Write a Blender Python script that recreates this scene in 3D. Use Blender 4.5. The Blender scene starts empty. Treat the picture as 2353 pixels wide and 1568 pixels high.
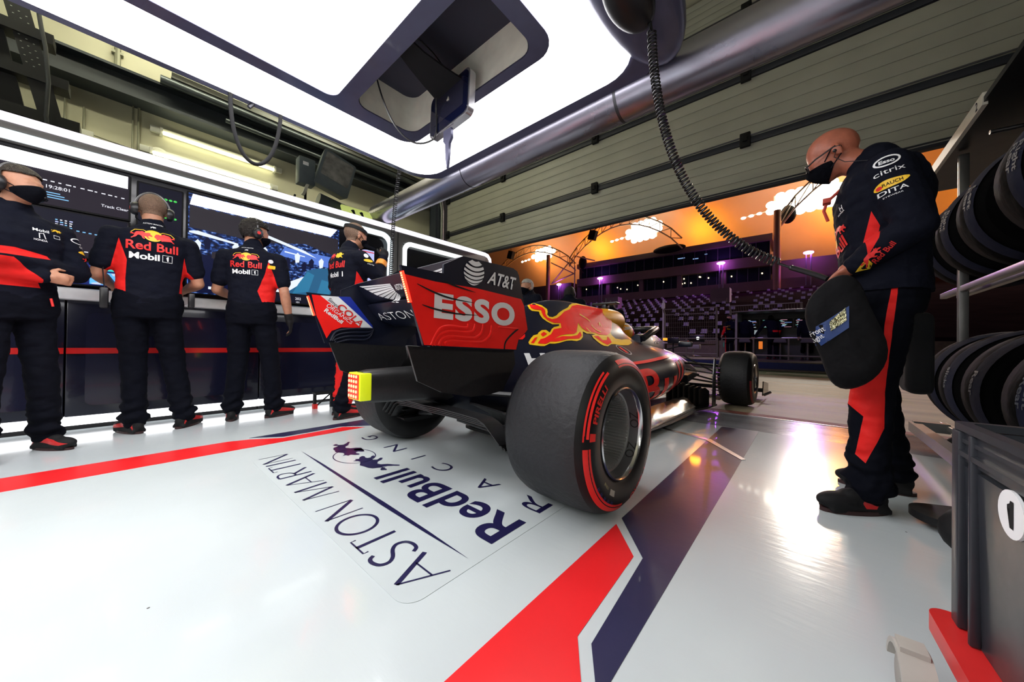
import bpy, bmesh, math, random
from mathutils import Vector as V, Matrix
from mathutils.bvhtree import BVHTree
random.seed(7)
SC = bpy.context.scene
COL = SC.collection
R = math.radians
PI = math.pi

# ------------------------------------------------------------ camera
cam_d = bpy.data.cameras.new('camera'); cam = bpy.data.objects.new('camera', cam_d); COL.objects.link(cam)
cam_d.sensor_width = 36.0; cam_d.lens = 36.0 * 778.97 / 2353.0; cam_d.clip_start = 0.05; cam_d.clip_end = 400
def cam_matrix(yaw, pitch, roll, loc):
    y, p, r = R(yaw), R(pitch), R(roll)
    f = V((-math.sin(y)*math.cos(p), math.cos(y)*math.cos(p), math.sin(p)))
    rt = V((math.cos(y), math.sin(y), 0)); up = rt.cross(f)
    r2 = rt*math.cos(r) + up*math.sin(r); u2 = up*math.cos(r) - rt*math.sin(r)
    m = Matrix.Identity(4)
    for i in range(3): m[i][0], m[i][1], m[i][2], m[i][3] = r2[i], u2[i], -f[i], loc[i]
    return m
cam.matrix_world = cam_matrix(41.17, 0.436, 0.815, (0, 0, 0.73))
SC.camera = cam

# ------------------------------------------------------------ world and colour management
W = bpy.data.worlds.new('night_sky'); SC.world = W; W.use_nodes = True
W.node_tree.nodes['Background'].inputs[0].default_value = (0.010, 0.010, 0.018, 1)
W.node_tree.nodes['Background'].inputs[1].default_value = 0.35
SC.view_settings.view_transform = 'Standard'; SC.view_settings.look = 'None'
SC.view_settings.exposure = 0.27; SC.view_settings.gamma = 1.0; SC.view_settings.use_curve_mapping = False

# ------------------------------------------------------------ lamps of the place (the fittings themselves glow too) and an added seat fill
def lamp(name, kind, loc, energy, color, size=0.3, aim=None, spot=None, sizey=None):
    d = bpy.data.lights.new(name, kind); d.energy = energy; d.color = color
    if kind == 'AREA':
        d.size = size
        if sizey: d.shape = 'RECTANGLE'; d.size_y = sizey
    else: d.shadow_soft_size = size
    if spot: d.spot_size = R(spot); d.spot_blend = 0.6
    o = bpy.data.objects.new(name, d); COL.objects.link(o); o.location = loc
    if aim: o.rotation_euler = (V(aim)-V(loc)).to_track_quat('-Z', 'Y').to_euler()
    return o
# circuit floodlights over the grandstand, each a bank of lamps
for i, (x, z, e) in enumerate([(-43.5, 20.1, 1.0), (-21.9, 20.6, 1.4), (-0.5, 20.2, 1.8), (22, 20.5, 1.6)]):
    lamp('floodlight_beam', 'SPOT', (x, 59.0, z), 9000*e, (1.0, 0.93, 0.80), 1.2, aim=(x*0.3-1, 2, 0), spot=95)
# added unseen fill lights above the garage, brightening the grandstand seats
for x in (-24, -4):
    lamp('seat_fill_light', 'SPOT', (x, -2.0, 13.0), 4200, (0.62, 0.42, 1.0), 0.6, aim=(x-2, 36, 0), spot=52)
# amber up-lights under the grandstand canopy
for x, e in [(-47, 1), (-33, 1.3), (-14, 1.1), (3, 1.6), (20, 1.3)]:
    lamp('canopy_uplight', 'POINT', (x, 62.5, 18.0), 1300*e, (1.0, 0.31, 0.008), 0.8)
# violet stage lights on the seating
for x in (-39, -29.7, -10, 0):
    lamp('violet_light', 'SPOT', (x, 59.5, 13.1), 9000, (0.45, 0.08, 1.0), 0.3, aim=(x-1+(x > -20)*-3, 50, 7), spot=80)

# ------------------------------------------------------------ materials
MATS = {}
def mat(name, col, rough=0.5, metal=0.0, noise=0.06, scale=12.0, bump=0.0, emit=None, es=0.0, coat=0.0, spec=0.5, trans=0.0, bscale=None, stretch=None):
    if name in MATS: return MATS[name]
    m = bpy.data.materials.new(name); m.use_nodes = True; nt = m.node_tree; b = nt.nodes['Principled BSDF']
    tc = nt.nodes.new('ShaderNodeTexCoord'); mp = nt.nodes.new('ShaderNodeMapping'); nz = nt.nodes.new('ShaderNodeTexNoise')
    if stretch: mp.inputs['Scale'].default_value = stretch
    nt.links.new(tc.outputs['Object'], mp.inputs[0]); nt.links.new(mp.outputs[0], nz.inputs['Vector'])
    nz.inputs['Scale'].default_value = scale; nz.inputs['Detail'].default_value = 4
    cr = nt.nodes.new('ShaderNodeValToRGB')
    cr.color_ramp.elements[0].position = 0.3; cr.color_ramp.elements[1].position = 0.7
    c = V(col[:3])
    cr.color_ramp.elements[0].color = (*(max(0, v*(1-noise)) for v in c), 1); cr.color_ramp.elements[1].color = (*(min(1, v*(1+noise)) for v in c), 1)
    nt.links.new(nz.outputs['Fac'], cr.inputs[0]); nt.links.new(cr.outputs[0], b.inputs['Base Color'])
    mr = nt.nodes.new('ShaderNodeMapRange'); mr.inputs[3].default_value = max(0.02, rough*0.88); mr.inputs[4].default_value = min(1, rough*1.12)
    nt.links.new(nz.outputs['Fac'], mr.inputs[0]); nt.links.new(mr.outputs[0], b.inputs['Roughness'])
    b.inputs['Metallic'].default_value = metal; b.inputs['Specular IOR Level'].default_value = spec
    b.inputs['Coat Weight'].default_value = coat; b.inputs['Coat Roughness'].default_value = 0.05
    b.inputs['Transmission Weight'].default_value = trans
    if bump:
        n2 = nt.nodes.new('ShaderNodeTexNoise'); n2.inputs['Scale'].default_value = bscale or scale; n2.inputs['Detail'].default_value = 3
        nt.links.new(mp.outputs[0], n2.inputs['Vector'])
        bp = nt.nodes.new('ShaderNodeBump'); bp.inputs['Strength'].default_value = bump; bp.inputs['Distance'].default_value = 0.02
        nt.links.new(n2.outputs['Fac'], bp.inputs['Height']); nt.links.new(bp.outputs[0], b.inputs['Normal'])
    if emit: b.inputs['Emission Color'].default_value = (*emit, 1); b.inputs['Emission Strength'].default_value = es
    MATS[name] = m
    return m
NAVY = mat('navy_cloth', (0.0030, 0.0040, 0.0105), 0.85, bump=0.7, bscale=12, spec=0.15)
TROUSER = mat('navy_trouser', (0.0018, 0.0024, 0.0060), 0.9, bump=0.9, bscale=8, spec=0.12)
REDC = mat('red_cloth', (0.70, 0.012, 0.010), 0.7, bump=0.4, bscale=14, spec=0.25)
SKIN = mat('skin', (0.45, 0.21, 0.125), 0.5, noise=0.1, scale=30, bump=0.1, bscale=80)
HAIRD = mat('dark_hair', (0.012, 0.008, 0.006), 0.6, noise=0.4, scale=60, bump=0.8, bscale=90)
HAIRB = mat('brown_hair', (0.022, 0.013, 0.008), 0.6, noise=0.4, scale=60, bump=0.8, bscale=90)
STUBBLE = mat('shaved_hair', (0.16, 0.095, 0.06), 0.7, noise=0.3, scale=120, bump=0.4, bscale=150)
HAIRG = mat('silver_hair', (0.42, 0.40, 0.36), 0.6, noise=0.3, scale=60, bump=0.8, bscale=90)
MASK = mat('mask_cloth', (0.004, 0.005, 0.010), 0.9, bump=0.3, bscale=60, spec=0.2)
BLKP = mat('black_plastic', (0.012, 0.012, 0.014), 0.35)
BLKM = mat('black_matt', (0.007, 0.007, 0.008), 0.75, spec=0.3)
RUB = mat('tyre_rubber', (0.012, 0.013, 0.016), 0.62, noise=0.25, scale=5, bump=0.25, bscale=40)
RUBS = mat('tyre_sidewall_rubber', (0.0045, 0.0045, 0.005), 0.5, noise=0.2, scale=12, spec=0.3)
REDT = mat('red_tyre_marking', (0.85, 0.02, 0.015), 0.5)
CARN = mat('navy_car_paint', (0.004, 0.006, 0.018), 0.36, coat=0.15)
CARR = mat('red_car_paint', (0.95, 0.016, 0.012), 0.38, coat=0.05, spec=0.3)
CARY = mat('yellow_car_paint', (1.0, 0.58, 0.01), 0.42)
CARO = mat('orange_car_paint', (1.0, 0.42, 0.006), 0.45)
WHT = mat('white_print', (0.80, 0.81, 0.82), 0.5, noise=0.02)
REDP = mat('red_print', (0.72, 0.02, 0.018), 0.5, noise=0.03)
YELP = mat('yellow_print', (0.90, 0.55, 0.02), 0.5, noise=0.03)
CARB = mat('carbon', (0.010, 0.010, 0.011), 0.42, noise=0.3, scale=90, coat=0.12)
ALU = mat('brushed_aluminium', (0.62, 0.62, 0.62), 0.32, metal=1.0, noise=0.1, scale=40)
CHR = mat('bright_metal', (0.75, 0.75, 0.77), 0.18, metal=1.0)
DKM = mat('dark_metal', (0.10, 0.10, 0.11), 0.4, metal=0.9)
def glow(name, col, s, base=(0.03, 0.03, 0.03)): return mat(name, base, 0.5, noise=0.02, emit=col, es=s, spec=0.1)

# ------------------------------------------------------------ mesh helpers
def frame(o, u, v):
    u = V(u).normalized(); v = V(v).normalized(); n = u.cross(v)
    m = Matrix.Identity(4)
    for i in range(3): m[i][0], m[i][1], m[i][2], m[i][3] = u[i], v[i], n[i], o[i]
    return m
def NB(): return bmesh.new()
def box(bm, x0, x1, y0, y1, z0, z1, M=None, bev=0.0, mi=0):
    t = bmesh.new(); bmesh.ops.create_cube(t, size=1)
    for v in t.verts: v.co = V(((x0+x1)/2+v.co.x*(x1-x0), (y0+y1)/2+v.co.y*(y1-y0), (z0+z1)/2+v.co.z*(z1-z0)))
    if bev: bmesh.ops.bevel(t, geom=list(t.edges), offset=bev, segments=2, affect='EDGES', profile=0.5)
    add(bm, t, M, mi)
def add(bm, t, M=None, mi=None):
    me = bpy.data.meshes.new('t')
    if M is not None: t.transform(M)
    if mi is not None:
        for f in t.faces: f.material_index = mi
    t.to_mesh(me); t.free(); bm.from_mesh(me); bpy.data.meshes.remove(me)
def loft(bm, rings, cap=True, closed=True, mi=0):
    vs = [[bm.verts.new(p) for p in r] for r in rings]
    n = len(vs[0])
    for a, b in zip(vs, vs[1:]):
        for i in range(n if closed else n-1):
            j = (i+1) % n
            try: f = bm.faces.new((a[i], a[j], b[j], b[i])); f.material_index = mi
            except ValueError: pass
    if cap and closed:
        for r in (list(reversed(vs[0])), vs[-1]):
            try: bm.faces.new(r).material_index = mi
            except ValueError: pass
    return vs
def basis(d):
    d = V(d).normalized(); a = V((0, 0, 1)) if abs(d.z) < 0.9 else V((1, 0, 0))
    u = d.cross(a).normalized(); return u, d.cross(u)
def tube(bm, pts, r, n=10, cap=True, mi=0):
    pts = [V(p) for p in pts]; rr = r if isinstance(r, (list, tuple)) else [r]*len(pts)
    u = None; rings = []
    for i, p in enumerate(pts):
        d = (pts[min(i+1, len(pts)-1)] - pts[max(i-1, 0)])
        if d.length < 1e-9: d = V((0, 0, 1))
        d.normalize()
        if u is None: u, w = basis(d)
        else:
            u = (u - d*u.dot(d)); u = u.normalized() if u.length > 1e-6 else basis(d)[0]
        w = d.cross(u)
        rings.append([p + (u*math.cos(2*PI*k/n) + w*math.sin(2*PI*k/n))*rr[i] for k in range(n)])
    loft(bm, rings, cap, mi=mi)
def cap_(bm, a, b, ra, rb, n=14):
    a, b = V(a), V(b); d = (b-a); L = d.length
    if L < 1e-6: d = V((0, 0, 1)); L = 1e-6
    d = d/L; pts = []; rs = []
    for t in (90, 70, 45, 20, 0): pts.append(a - d*ra*math.sin(R(t))); rs.append(max(ra*math.cos(R(t)), 1e-4))
    for t in (0, 20, 45, 70, 90): pts.append(b + d*rb*math.sin(R(t))); rs.append(max(rb*math.cos(R(t)), 1e-4))
    tube(bm, pts, rs, n)
def ell(bm, c, r, rot=None, n=16, mi=0):
    t = bmesh.new(); bmesh.ops.create_uvsphere(t, u_segments=n, v_segments=max(6, n*2//3), radius=1)
    M = Matrix.Translation(V(c)) @ (rot.to_4x4() if rot is not None else Matrix.Identity(4)) @ Matrix.Diagonal((r[0], r[1], r[2], 1))
    add(bm, t, M, mi)
def prism(bm, poly, M, d0, d1, mi=0):
    a = [bm.verts.new(M @ V((x, y, d0))) for x, y in poly]; b = [bm.verts.new(M @ V((x, y, d1))) for x, y in poly]
    n = len(poly)
    fs = [bm.faces.new(list(reversed(a))), bm.faces.new(b)]
    for i in range(n): fs.append(bm.faces.new((a[i], a[(i+1) % n], b[(i+1) % n], b[i])))
    for f in fs: f.material_index = mi
    return fs
def lathe(bm, prof, M, n=48, mi=0, arc=None):
    a0, a1 = arc or (0, 2*PI); m = n+1 if arc else n
    rings = [[M @ V((r*math.cos(a0+(a1-a0)*k/n), r*math.sin(a0+(a1-a0)*k/n), h)) for k in range(m)] for r, h in prof]
    loft(bm, rings, cap=False, closed=not arc, mi=mi)
def rrect(x0, x1, y0, y1, r, n=6):
    p = []
    for cx, cy, a in ((x1-r, y1-r, 0), (x0+r, y1-r, 90), (x0+r, y0+r, 180), (x1-r, y0+r, 270)):
        for k in range(n+1): t = R(a+90*k/n); p.append((cx+r*math.cos(t), cy+r*math.sin(t)))
    return p
def build(name, bm, m, parent=None, smooth=True, loc=None, rot=None, ang=40):
    me = bpy.data.meshes.new(name)
    bmesh.ops.recalc_face_normals(bm, faces=list(bm.faces))
    bm.to_mesh(me); bm.free()
    for x in (m if isinstance(m, (list, tuple)) else [m]): me.materials.append(x)
    if smooth:
        for p in me.polygons: p.use_smooth = True
        try: me.set_sharp_from_angle(angle=R(ang))
        except Exception: pass
    o = bpy.data.objects.new(name, me); COL.objects.link(o)
    if parent: o.parent = parent
    if loc: o.location = loc
    if rot: o.rotation_euler = rot
    return o
def tag(o, label=None, cat=None, group=None, kind=None):
    if label: o['label'] = label
    if cat: o['category'] = cat
    if group: o['group'] = group
    if kind: o['kind'] = kind
    return o
def thing(name, label, cat, loc=(0, 0, 0), rz=0, group=None, kind=None):
    o = bpy.data.objects.new(name, None); COL.objects.link(o); o.location = loc; o.rotation_euler = (0, 0, rz); o.empty_display_size = 0.1
    return tag(o, label, cat, group, kind)
def struct(name, bm, m, **k): return tag(build(name, bm, m, **k), kind='structure')
def copy_tree(o, parent=None):
    c = o.copy(); COL.objects.link(c); c.parent = parent
    if parent is not None: c.matrix_parent_inverse = o.matrix_parent_inverse.copy()
    for ch in list(o.children): copy_tree(ch, c)
    return c
def remesh(name, bm, voxel, m, parent=None, smooth=4, fac=0.6, keep=None):
    me = bpy.data.meshes.new('r'); bmesh.ops.recalc_face_normals(bm, faces=list(bm.faces)); bm.to_mesh(me); bm.free()
    o = bpy.data.objects.new('r', me); COL.objects.link(o)
    md = o.modifiers.new('r', 'REMESH'); md.mode = 'VOXEL'; md.voxel_size = voxel
    if smooth: s = o.modifiers.new('s', 'SMOOTH'); s.iterations = smooth; s.factor = fac
    dg = bpy.context.evaluated_depsgraph_get(); me2 = bpy.data.meshes.new_from_object(o.evaluated_get(dg)); me2.name = name
    bpy.data.objects.remove(o); bpy.data.meshes.remove(me)
    for x in (m if isinstance(m, (list, tuple)) else [m]): me2.materials.append(x)
    for p in me2.polygons: p.use_smooth = True
    o = bpy.data.objects.new(name, me2); COL.objects.link(o)
    if parent: o.parent = parent
    return o
def folds(o, amp, f=(11, 11, 20), low=None):
    from mathutils import noise
    vs = o.data.vertices; nn = [v.normal.copy() for v in vs]; out = []
    for i, v in enumerate(vs):
        c = v.co; n_ = noise.noise(V((c.x*f[0], c.y*f[1], c.z*f[2]))) + .5*noise.noise(V((c.x*f[0]*2.1+5, c.y*f[1]*2.1, c.z*f[2]*2.2)))
        a = amp*(1+1.8*max(0, 1-abs(c.z-.13)/.16)) if low else amp
        if low: n_ += .5*math.sin(c.z*75+3*math.sin(c.x*20+c.y*14))*max(0, 1-abs(c.z-.15)/.15)
        out += list(c + nn[i]*a*n_)
    vs.foreach_set('co', out); o.data.update()
ONE = [(.42, 0), (.70, 0), (.70, 1), (.46, 1), (.40, .88), (.22, .80), (.22, .66), (.42, .70)]
def bvh(obs):
    vs, fs = [], []
    for o in obs:
        b = len(vs); vs += [v.co.copy() for v in o.data.vertices]; fs += [[b+i for i in p.vertices] for p in o.data.polygons]
    return BVHTree.FromPolygons(vs, fs)
TXT = {}
def text2d(s, w=None, h=1.0, bold=0.0, shear=0.0, space=1.0, narrow=None):
    """letters as a flat bmesh, cap height h, lower left at the origin, width w if given"""
    c = bpy.data.curves.new('t', 'FONT'); c.body = s; c.size = 1; c.offset = bold; c.shear = shear; c.space_character = space; c.resolution_u = 6
    o = bpy.data.objects.new('t', c); COL.objects.link(o)
    me = bpy.data.meshes.new_from_object(o.evaluated_get(bpy.context.evaluated_depsgraph_get()))
    bpy.data.objects.remove(o); bpy.data.curves.remove(c)
    bm = bmesh.new(); bm.from_mesh(me); bpy.data.meshes.remove(me)
    if not bm.verts: return bm
    xs = [v.co.x for v in bm.verts]; ys = [v.co.y for v in bm.verts]
    x0, x1, y0 = min(xs), max(xs), 0.0
    y1 = 0.73
    sy = h/y1; sx = (w/(x1-x0)) if w else sy
    for v in bm.verts: v.co = V(((v.co.x-x0)*sx, v.co.y*sy, 0))
    return bm
def poly2d(*polys):
    bm = bmesh.new()
    for p in polys:
        f = bm.faces.new([bm.verts.new((x, y, 0)) for x, y in p])
    bmesh.ops.triangulate(bm, faces=list(bm.faces))
    return bm
def stroke2d(pts, w, closed=False):
    """a flat ribbon of width w (or list) along pts"""
    bm = bmesh.new(); P = [V((x, y, 0)) for x, y in pts]; n = len(P); L = []
    for i in range(n):
        a = P[(i-1) % n] if (i or closed) else P[i]; b = P[(i+1) % n] if (i < n-1 or closed) else P[i]
        d = (b-a).normalized(); q = V((-d.y, d.x, 0)); ww = (w[i] if isinstance(w, (list, tuple)) else w)/2
        L.append((bm.verts.new(P[i]+q*ww), bm.verts.new(P[i]-q*ww)))
    for i in range(n if closed else n-1):
        a, b = L[i], L[(i+1) % n]; bm.faces.new((a[0], a[1], b[1], b[0]))
    return bm
def smoothpoly(pts, k=3, closed=True):
    n = len(pts); out = []
    for i in range(n if closed else n-1):
        p0, p1, p2, p3 = (V((*pts[j % n], 0)) if closed else V((*pts[max(0, min(n-1, j))], 0)) for j in (i-1, i, i+1, i+2))
        for s in range(k):
            t = s/k
            q = 0.5*((2*p1)+(-p0+p2)*t+(2*p0-5*p1+4*p2-p3)*t*t+(-p0+3*p1-3*p2+p3)*t**3)
            out.append((q.x, q.y))
    if not closed: out.append(tuple(pts[-1]))
    return out
def gridcut(bm, s):
    xs = [v.co.x for v in bm.verts]; ys = [v.co.y for v in bm.verts]
    for ax, lo, hi in ((0, min(xs), max(xs)), (1, min(ys), max(ys))):
        k = math.floor(lo/s)+1
        while k*s < hi:
            no = V((1, 0, 0)) if ax == 0 else V((0, 1, 0)); co = no*(k*s)
            bmesh.ops.bisect_plane(bm, geom=list(bm.verts)+list(bm.edges)+list(bm.faces), plane_co=co, plane_no=no, dist=1e-6); k += 1
def decal(name, bm, M, m, target=None, off=0.0015, grid=0.03, parent=None, reach=0.6, flat=False):
    """lay flat artwork (xy of frame M, seen from +z of M) on a surface"""
    for f in bm.faces:
        f.normal_update()
        if f.normal.z < 0: f.normal_flip()
    if not flat:
        gridcut(bm, grid)
        z = V((M[0][2], M[1][2], M[2][2])); bad = []
        for v in bm.verts:
            p = M @ v.co; h, no, i, d = target.ray_cast(p + z*reach, -z, reach*2)
            if h is None: bad.append(v)
            else:
                if no.dot(z) < 0: no = -no
                v.co = h + (no*0.6+z*0.4)*off if no.dot(z) > 0.05 else h + no*off
        bmesh.ops.delete(bm, geom=bad, context='VERTS')
    else: bm.transform(M)
    me = bpy.data.meshes.new(name); bm.to_mesh(me); bm.free(); me.materials.append(m)
    o = bpy.data.objects.new(name, me); COL.objects.link(o)
    if parent: o.parent = parent
    return o
def place2(bm, x=0, y=0, a=0, s=1): bm.transform(Matrix.Translation((x, y, 0)) @ Matrix.Rotation(R(a), 4, 'Z') @ Matrix.Scale(s, 4)); return bm
def paint(o, M, poly, mi, back=False):
    """cut a flat outline into a surface and give the faces inside it another of its materials"""
    bm = bmesh.new(); bm.from_mesh(o.data); Mi = M.inverted(); z = V((M[0][2], M[1][2], M[2][2]))
    xs = [p[0] for p in poly]; ys = [p[1] for p in poly]
    def near(f):
        c = Mi @ f.calc_center_median(); return min(xs)-.03 < c.x < max(xs)+.03 and min(ys)-.03 < c.y < max(ys)+.03 and f.normal.dot(z) > -0.05
    n = len(poly)
    for i in range(n):
        a = V((*poly[i], 0)); b = V((*poly[(i+1) % n], 0)); d = b-a
        if d.length < 1e-6: continue
        no = (M.to_3x3() @ V((-d.y, d.x, 0))).normalized(); co = M @ a
        lo = min(a.x, b.x)-.02, min(a.y, b.y)-.02; hi = max(a.x, b.x)+.02, max(a.y, b.y)+.02
        fs = []
        for f in bm.faces:
            c = Mi @ f.calc_center_median()
            if lo[0] < c.x < hi[0] and lo[1] < c.y < hi[1] and f.normal.dot(z) > -0.05: fs.append(f)
        es = set(e for f in fs for e in f.edges); vs = set(v for f in fs for v in f.verts)
        bmesh.ops.bisect_plane(bm, geom=list(vs)+list(es)+fs, plane_co=co, plane_no=no, dist=1e-6)
    def inside(x, y):
        r = False; j = n-1
        for i in range(n):
            if (poly[i][1] > y) != (poly[j][1] > y) and x < (poly[j][0]-poly[i][0])*(y-poly[i][1])/(poly[j][1]-poly[i][1])+poly[i][0]: r = not r
            j = i
        return r
    for f in bm.faces:
        if f.normal.dot(z) < -0.05: continue
        c = Mi @ f.calc_center_median()
        if inside(c.x, c.y): f.material_index = mi
    bm.to_mesh(o.data); bm.free()
# ============================================================ the garage
def mesh_holes(outer, holes, z, M=None):
    bm = bmesh.new(); es = []
    for lp in [outer]+holes:
        vs = [bm.verts.new((x, y, z)) for x, y in lp]
        for i in range(len(vs)): es.append(bm.edges.new((vs[i], vs[(i+1) % len(vs)])))
    bmesh.ops.triangle_fill(bm, edges=es, use_beauty=True)
    if M is not None: bm.transform(M)
    return bm
def slab_holes(outer, holes, z0, z1):
    bm = mesh_holes(outer, holes, z0)
    r = bmesh.ops.extrude_face_region(bm, geom=list(bm.faces))
    for v in [g for g in r['geom'] if isinstance(g, bmesh.types.BMVert)]: v.co.z += z1-z0
    return bm
# floor: pale glossy coated boards with fine scratches and specks
def floor_mat():
    m = mat('floor_coating', (0.55, 0.605, 0.62), 0.17, noise=0.05, scale=1.3, coat=0.25)
    nt = m.node_tree; b = nt.nodes['Principled BSDF']; tc = nt.nodes.new('ShaderNodeTexCoord')
    n = nt.nodes.new('ShaderNodeTexNoise'); n.inputs['Scale'].default_value = 26; n.inputs['Detail'].default_value = 6
    mp = nt.nodes.new('ShaderNodeMapping'); mp.inputs['Scale'].default_value = (0.35, 1.6, 1); nt.links.new(tc.outputs['Object'], mp.inputs[0]); nt.links.new(mp.outputs[0], n.inputs['Vector'])
    bp = nt.nodes.new('ShaderNodeBump'); bp.inputs['Strength'].default_value = 0.035; bp.inputs['Distance'].default_value = 0.02
    nt.links.new(n.outputs['Fac'], bp.inputs['Height']); nt.links.new(bp.outputs[0], b.inputs['Normal'])
    # tiny dark specks
    vz = nt.nodes.new('ShaderNodeTexVoronoi'); vz.inputs['Scale'].default_value = 4.5
    nt.links.new(tc.outputs['Object'], vz.inputs['Vector'])
    lt = nt.nodes.new('ShaderNodeMath'); lt.operation = 'LESS_THAN'; lt.inputs[1].default_value = 0.016
    nt.links.new(vz.outputs['Distance'], lt.inputs[0])
    mx = nt.nodes.new('ShaderNodeMixRGB'); mx.inputs[2].default_value = (0.1, 0.1, 0.1, 1)
    old = b.inputs['Base Color'].links[0].from_socket
    nt.links.new(lt.outputs[0], mx.inputs[0]); nt.links.new(old, mx.inputs[1]); nt.links.new(mx.outputs[0], b.inputs['Base Color'])
    return m
FLOOR = floor_mat()
bm = NB(); box(bm, -7.2, 2.6, -4.2, 3.62, -0.06, 0); struct('floor', bm, FLOOR, smooth=False)
RAMP = mat('grey_threshold_sheet', (0.30, 0.31, 0.34), 0.16, metal=0.2, noise=0.12, scale=3, bump=0.07, bscale=30, stretch=(0.4, 2, 1))
bm = NB(); box(bm, -7.2, 2.6, 3.62, 4.36, -0.06, -0.002); struct('floor_threshold', bm, RAMP, smooth=False)

# painted bands
REDF = mat('red_floor_vinyl', (0.80, 0.018, 0.022), 0.3, noise=0.05, scale=4, coat=0.2)
NAVF = mat('navy_floor_vinyl', (0.022, 0.022, 0.065), 0.3, noise=0.15, scale=3, coat=0.2, bump=0.03, bscale=20)
I4 = Matrix.Identity(4)
def band(name, poly, m, label):
    bm = NB(); prism(bm, poly, I4, 0.0, 0.0015); return tag(build(name, bm, m, smooth=False), label, 'floor marking')
band('floor_stripe', [(-0.585, -3), (-0.585, 1.33), (-0.45, 1.168), (-0.43, 0.756), (-0.366, 0.661), (-0.318, 0.59), (-0.318, -3)], REDF, 'wide red floor stripe in the foreground, right of the car')
band('floor_stripe', [(-0.588, 3.60), (-0.588, 1.391), (-0.423, 1.18), (-0.394, 0.76), (-0.343, 0.681), (-0.318, 0.645), (-0.318, 3.60)], NAVF, 'dark navy floor stripe running beside the rear tyre to the pit lane')
band('floor_stripe', [(-2.84, -3), (-2.84, 1.359), (-2.97, 1.234), (-2.95, 0.79), (-3.07, 0.615), (-3.11, 0.5), (-3.12, -3)], REDF, 'red floor stripe along the row of work benches')
band('floor_stripe', [(-3.12, 0.62), (-3.078, 0.682), (-2.985, 0.805), (-3.0, 1.226), (-2.857, 1.426), (-2.857, 3.6), (-3.114, 3.6)], NAVF, 'dark navy floor stripe on the far side of the car')
# metal joint strip across the navy stripe
bm = NB(); prism(bm, [(-1.1, 3.16), (-0.60, 2.99), (-0.32, 2.62), (-0.30, 2.65), (-0.57, 3.03), (-1.08, 3.2)], I4, 0.0, 0.004)
tag(build('floor_joint_strip', bm, ALU, smooth=False), 'thin metal joint strip crossing the navy floor stripe', 'trim')

# floor lettering on its clear film
INK = mat('navy_ink', (0.012, 0.010, 0.060), 0.35, noise=0.1, coat=0.2)
FILM = mat('clear_floor_film', (0.535, 0.588, 0.602), 0.18, noise=0.03, scale=3)
fd = thing('floor_decal', 'large navy team lettering and pair of bulls on the white floor behind the car', 'floor decal', (-1.64, 0.9, 0))
def lay(bm, name, par=fd, m=INK, z=0.0024):
    # artwork x grows towards -X, y grows towards -Y (read from the pit lane side)
    M = Matrix.Translation((1.64, -0.9, z)) @ frame((0, 0, 0), (-1, 0, 0), (0, -1, 0))
    return decal(name, bm, M, m, flat=True, parent=par)
film = NB(); prism(film, rrect(0.82, 2.52, -1.42, -0.514, 0.06), I4, 0, 0)
bm = NB(); prism(bm, [(-x, -y) for x, y in rrect(0.82, 2.52, -1.42, -0.514, 0.06)], Matrix.Translation((1.64, -0.9, 0)), 0.0004, 0.0014); film.free()
build('film', bm, FILM, fd, smooth=False)
def serif(s, x0, x1, y0, y1, w):
    """thin roman capitals with contrast, from strokes"""
    G = {'A': ([[(0, 0), (.42, 1)], [(.42, 1), (.86, 0)], [(.15, .35), (.7, .35)]], [.45, 1.2, .45], .86),
         'S': ([[(.48, .86), (.42, .97), (.28, 1), (.1, .92), (.05, .74), (.16, .58), (.38, .45), (.5, .28), (.44, .08), (.26, 0), (.08, .03), (0, .16)]], [1], .5),
         'T': ([[(.3, 0), (.3, 1)], [(0, .86), (0, .98), (.6, .98), (.6, .86)]], [1.1, .45], .6),
         'O': ([[(.45+.45*math.cos(2*PI*k/24), .5+.5*math.sin(2*PI*k/24)) for k in range(25)]], [.9], .9),
         'N': ([[(0.05, 0), (0.05, 1)], [(0.03, 1), (.72, 0)], [(.75, 0), (.75, 1)]], [.45, 1.2, .45], .78),
         'M': ([[(0, 0), (.12, 1)], [(.12, 1), (.48, 0)], [(.48, 0), (.84, 1)], [(.84, 1), (.96, 0)]], [.45, 1.1, .45, 1.1], .96),
         'R': ([[(.06, 0), (.06, 1)], [(.06, 1), (.3, 1), (.46, .9), (.48, .74), (.4, .58), (.25, .5), (.06, .5)], [(.24, .5), (.62, 0)]], [1, .7, 1.1], .62),
         'I': ([[(.06, 0), (.06, 1)]], [1.1], .12), ' ': ([], [], .38)}
    tot = sum(G[c][2]+.2 for c in s)-.2; k = (x1-x0)/tot; bm = NB(); x = 0
    for c in s:
        for pts, ww in zip(G[c][0], G[c][1]):
            P = smoothpoly(pts, 3, False) if len(pts) > 4 else pts
            t = stroke2d([(x0+(x+a)*k, y0+b*(y1-y0)) for a, b in P], w*ww); add(bm, t)
        x += G[c][2]+.2
    return bm
lay(serif('ASTON MARTIN', .857, 2.515, -.697, -.547, .014), 'lettering')
lay(poly2d([(.857, -.775), (1.1, -.768), (1.43, -.764), (2.2, -.772), (2.508, -.777), (2.2, -.785), (1.43, -.788), (1.1, -.783)]), 'rule_line')
lay(place2(text2d('RedBull', .885, .205, bold=.018, space=1.04), .86, -1.083), 'lettering')
for ch, a, b in (('R', .865, 1.02), ('A', 1.185, 1.31), ('C', 1.54, 1.66), ('I', 1.845, 1.86), ('N', 2.06, 2.20), ('G', 2.43, 2.545)):
    lay(place2(text2d(ch, b-a, .113, bold=-.006), a, -1.289), 'lettering')
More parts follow.
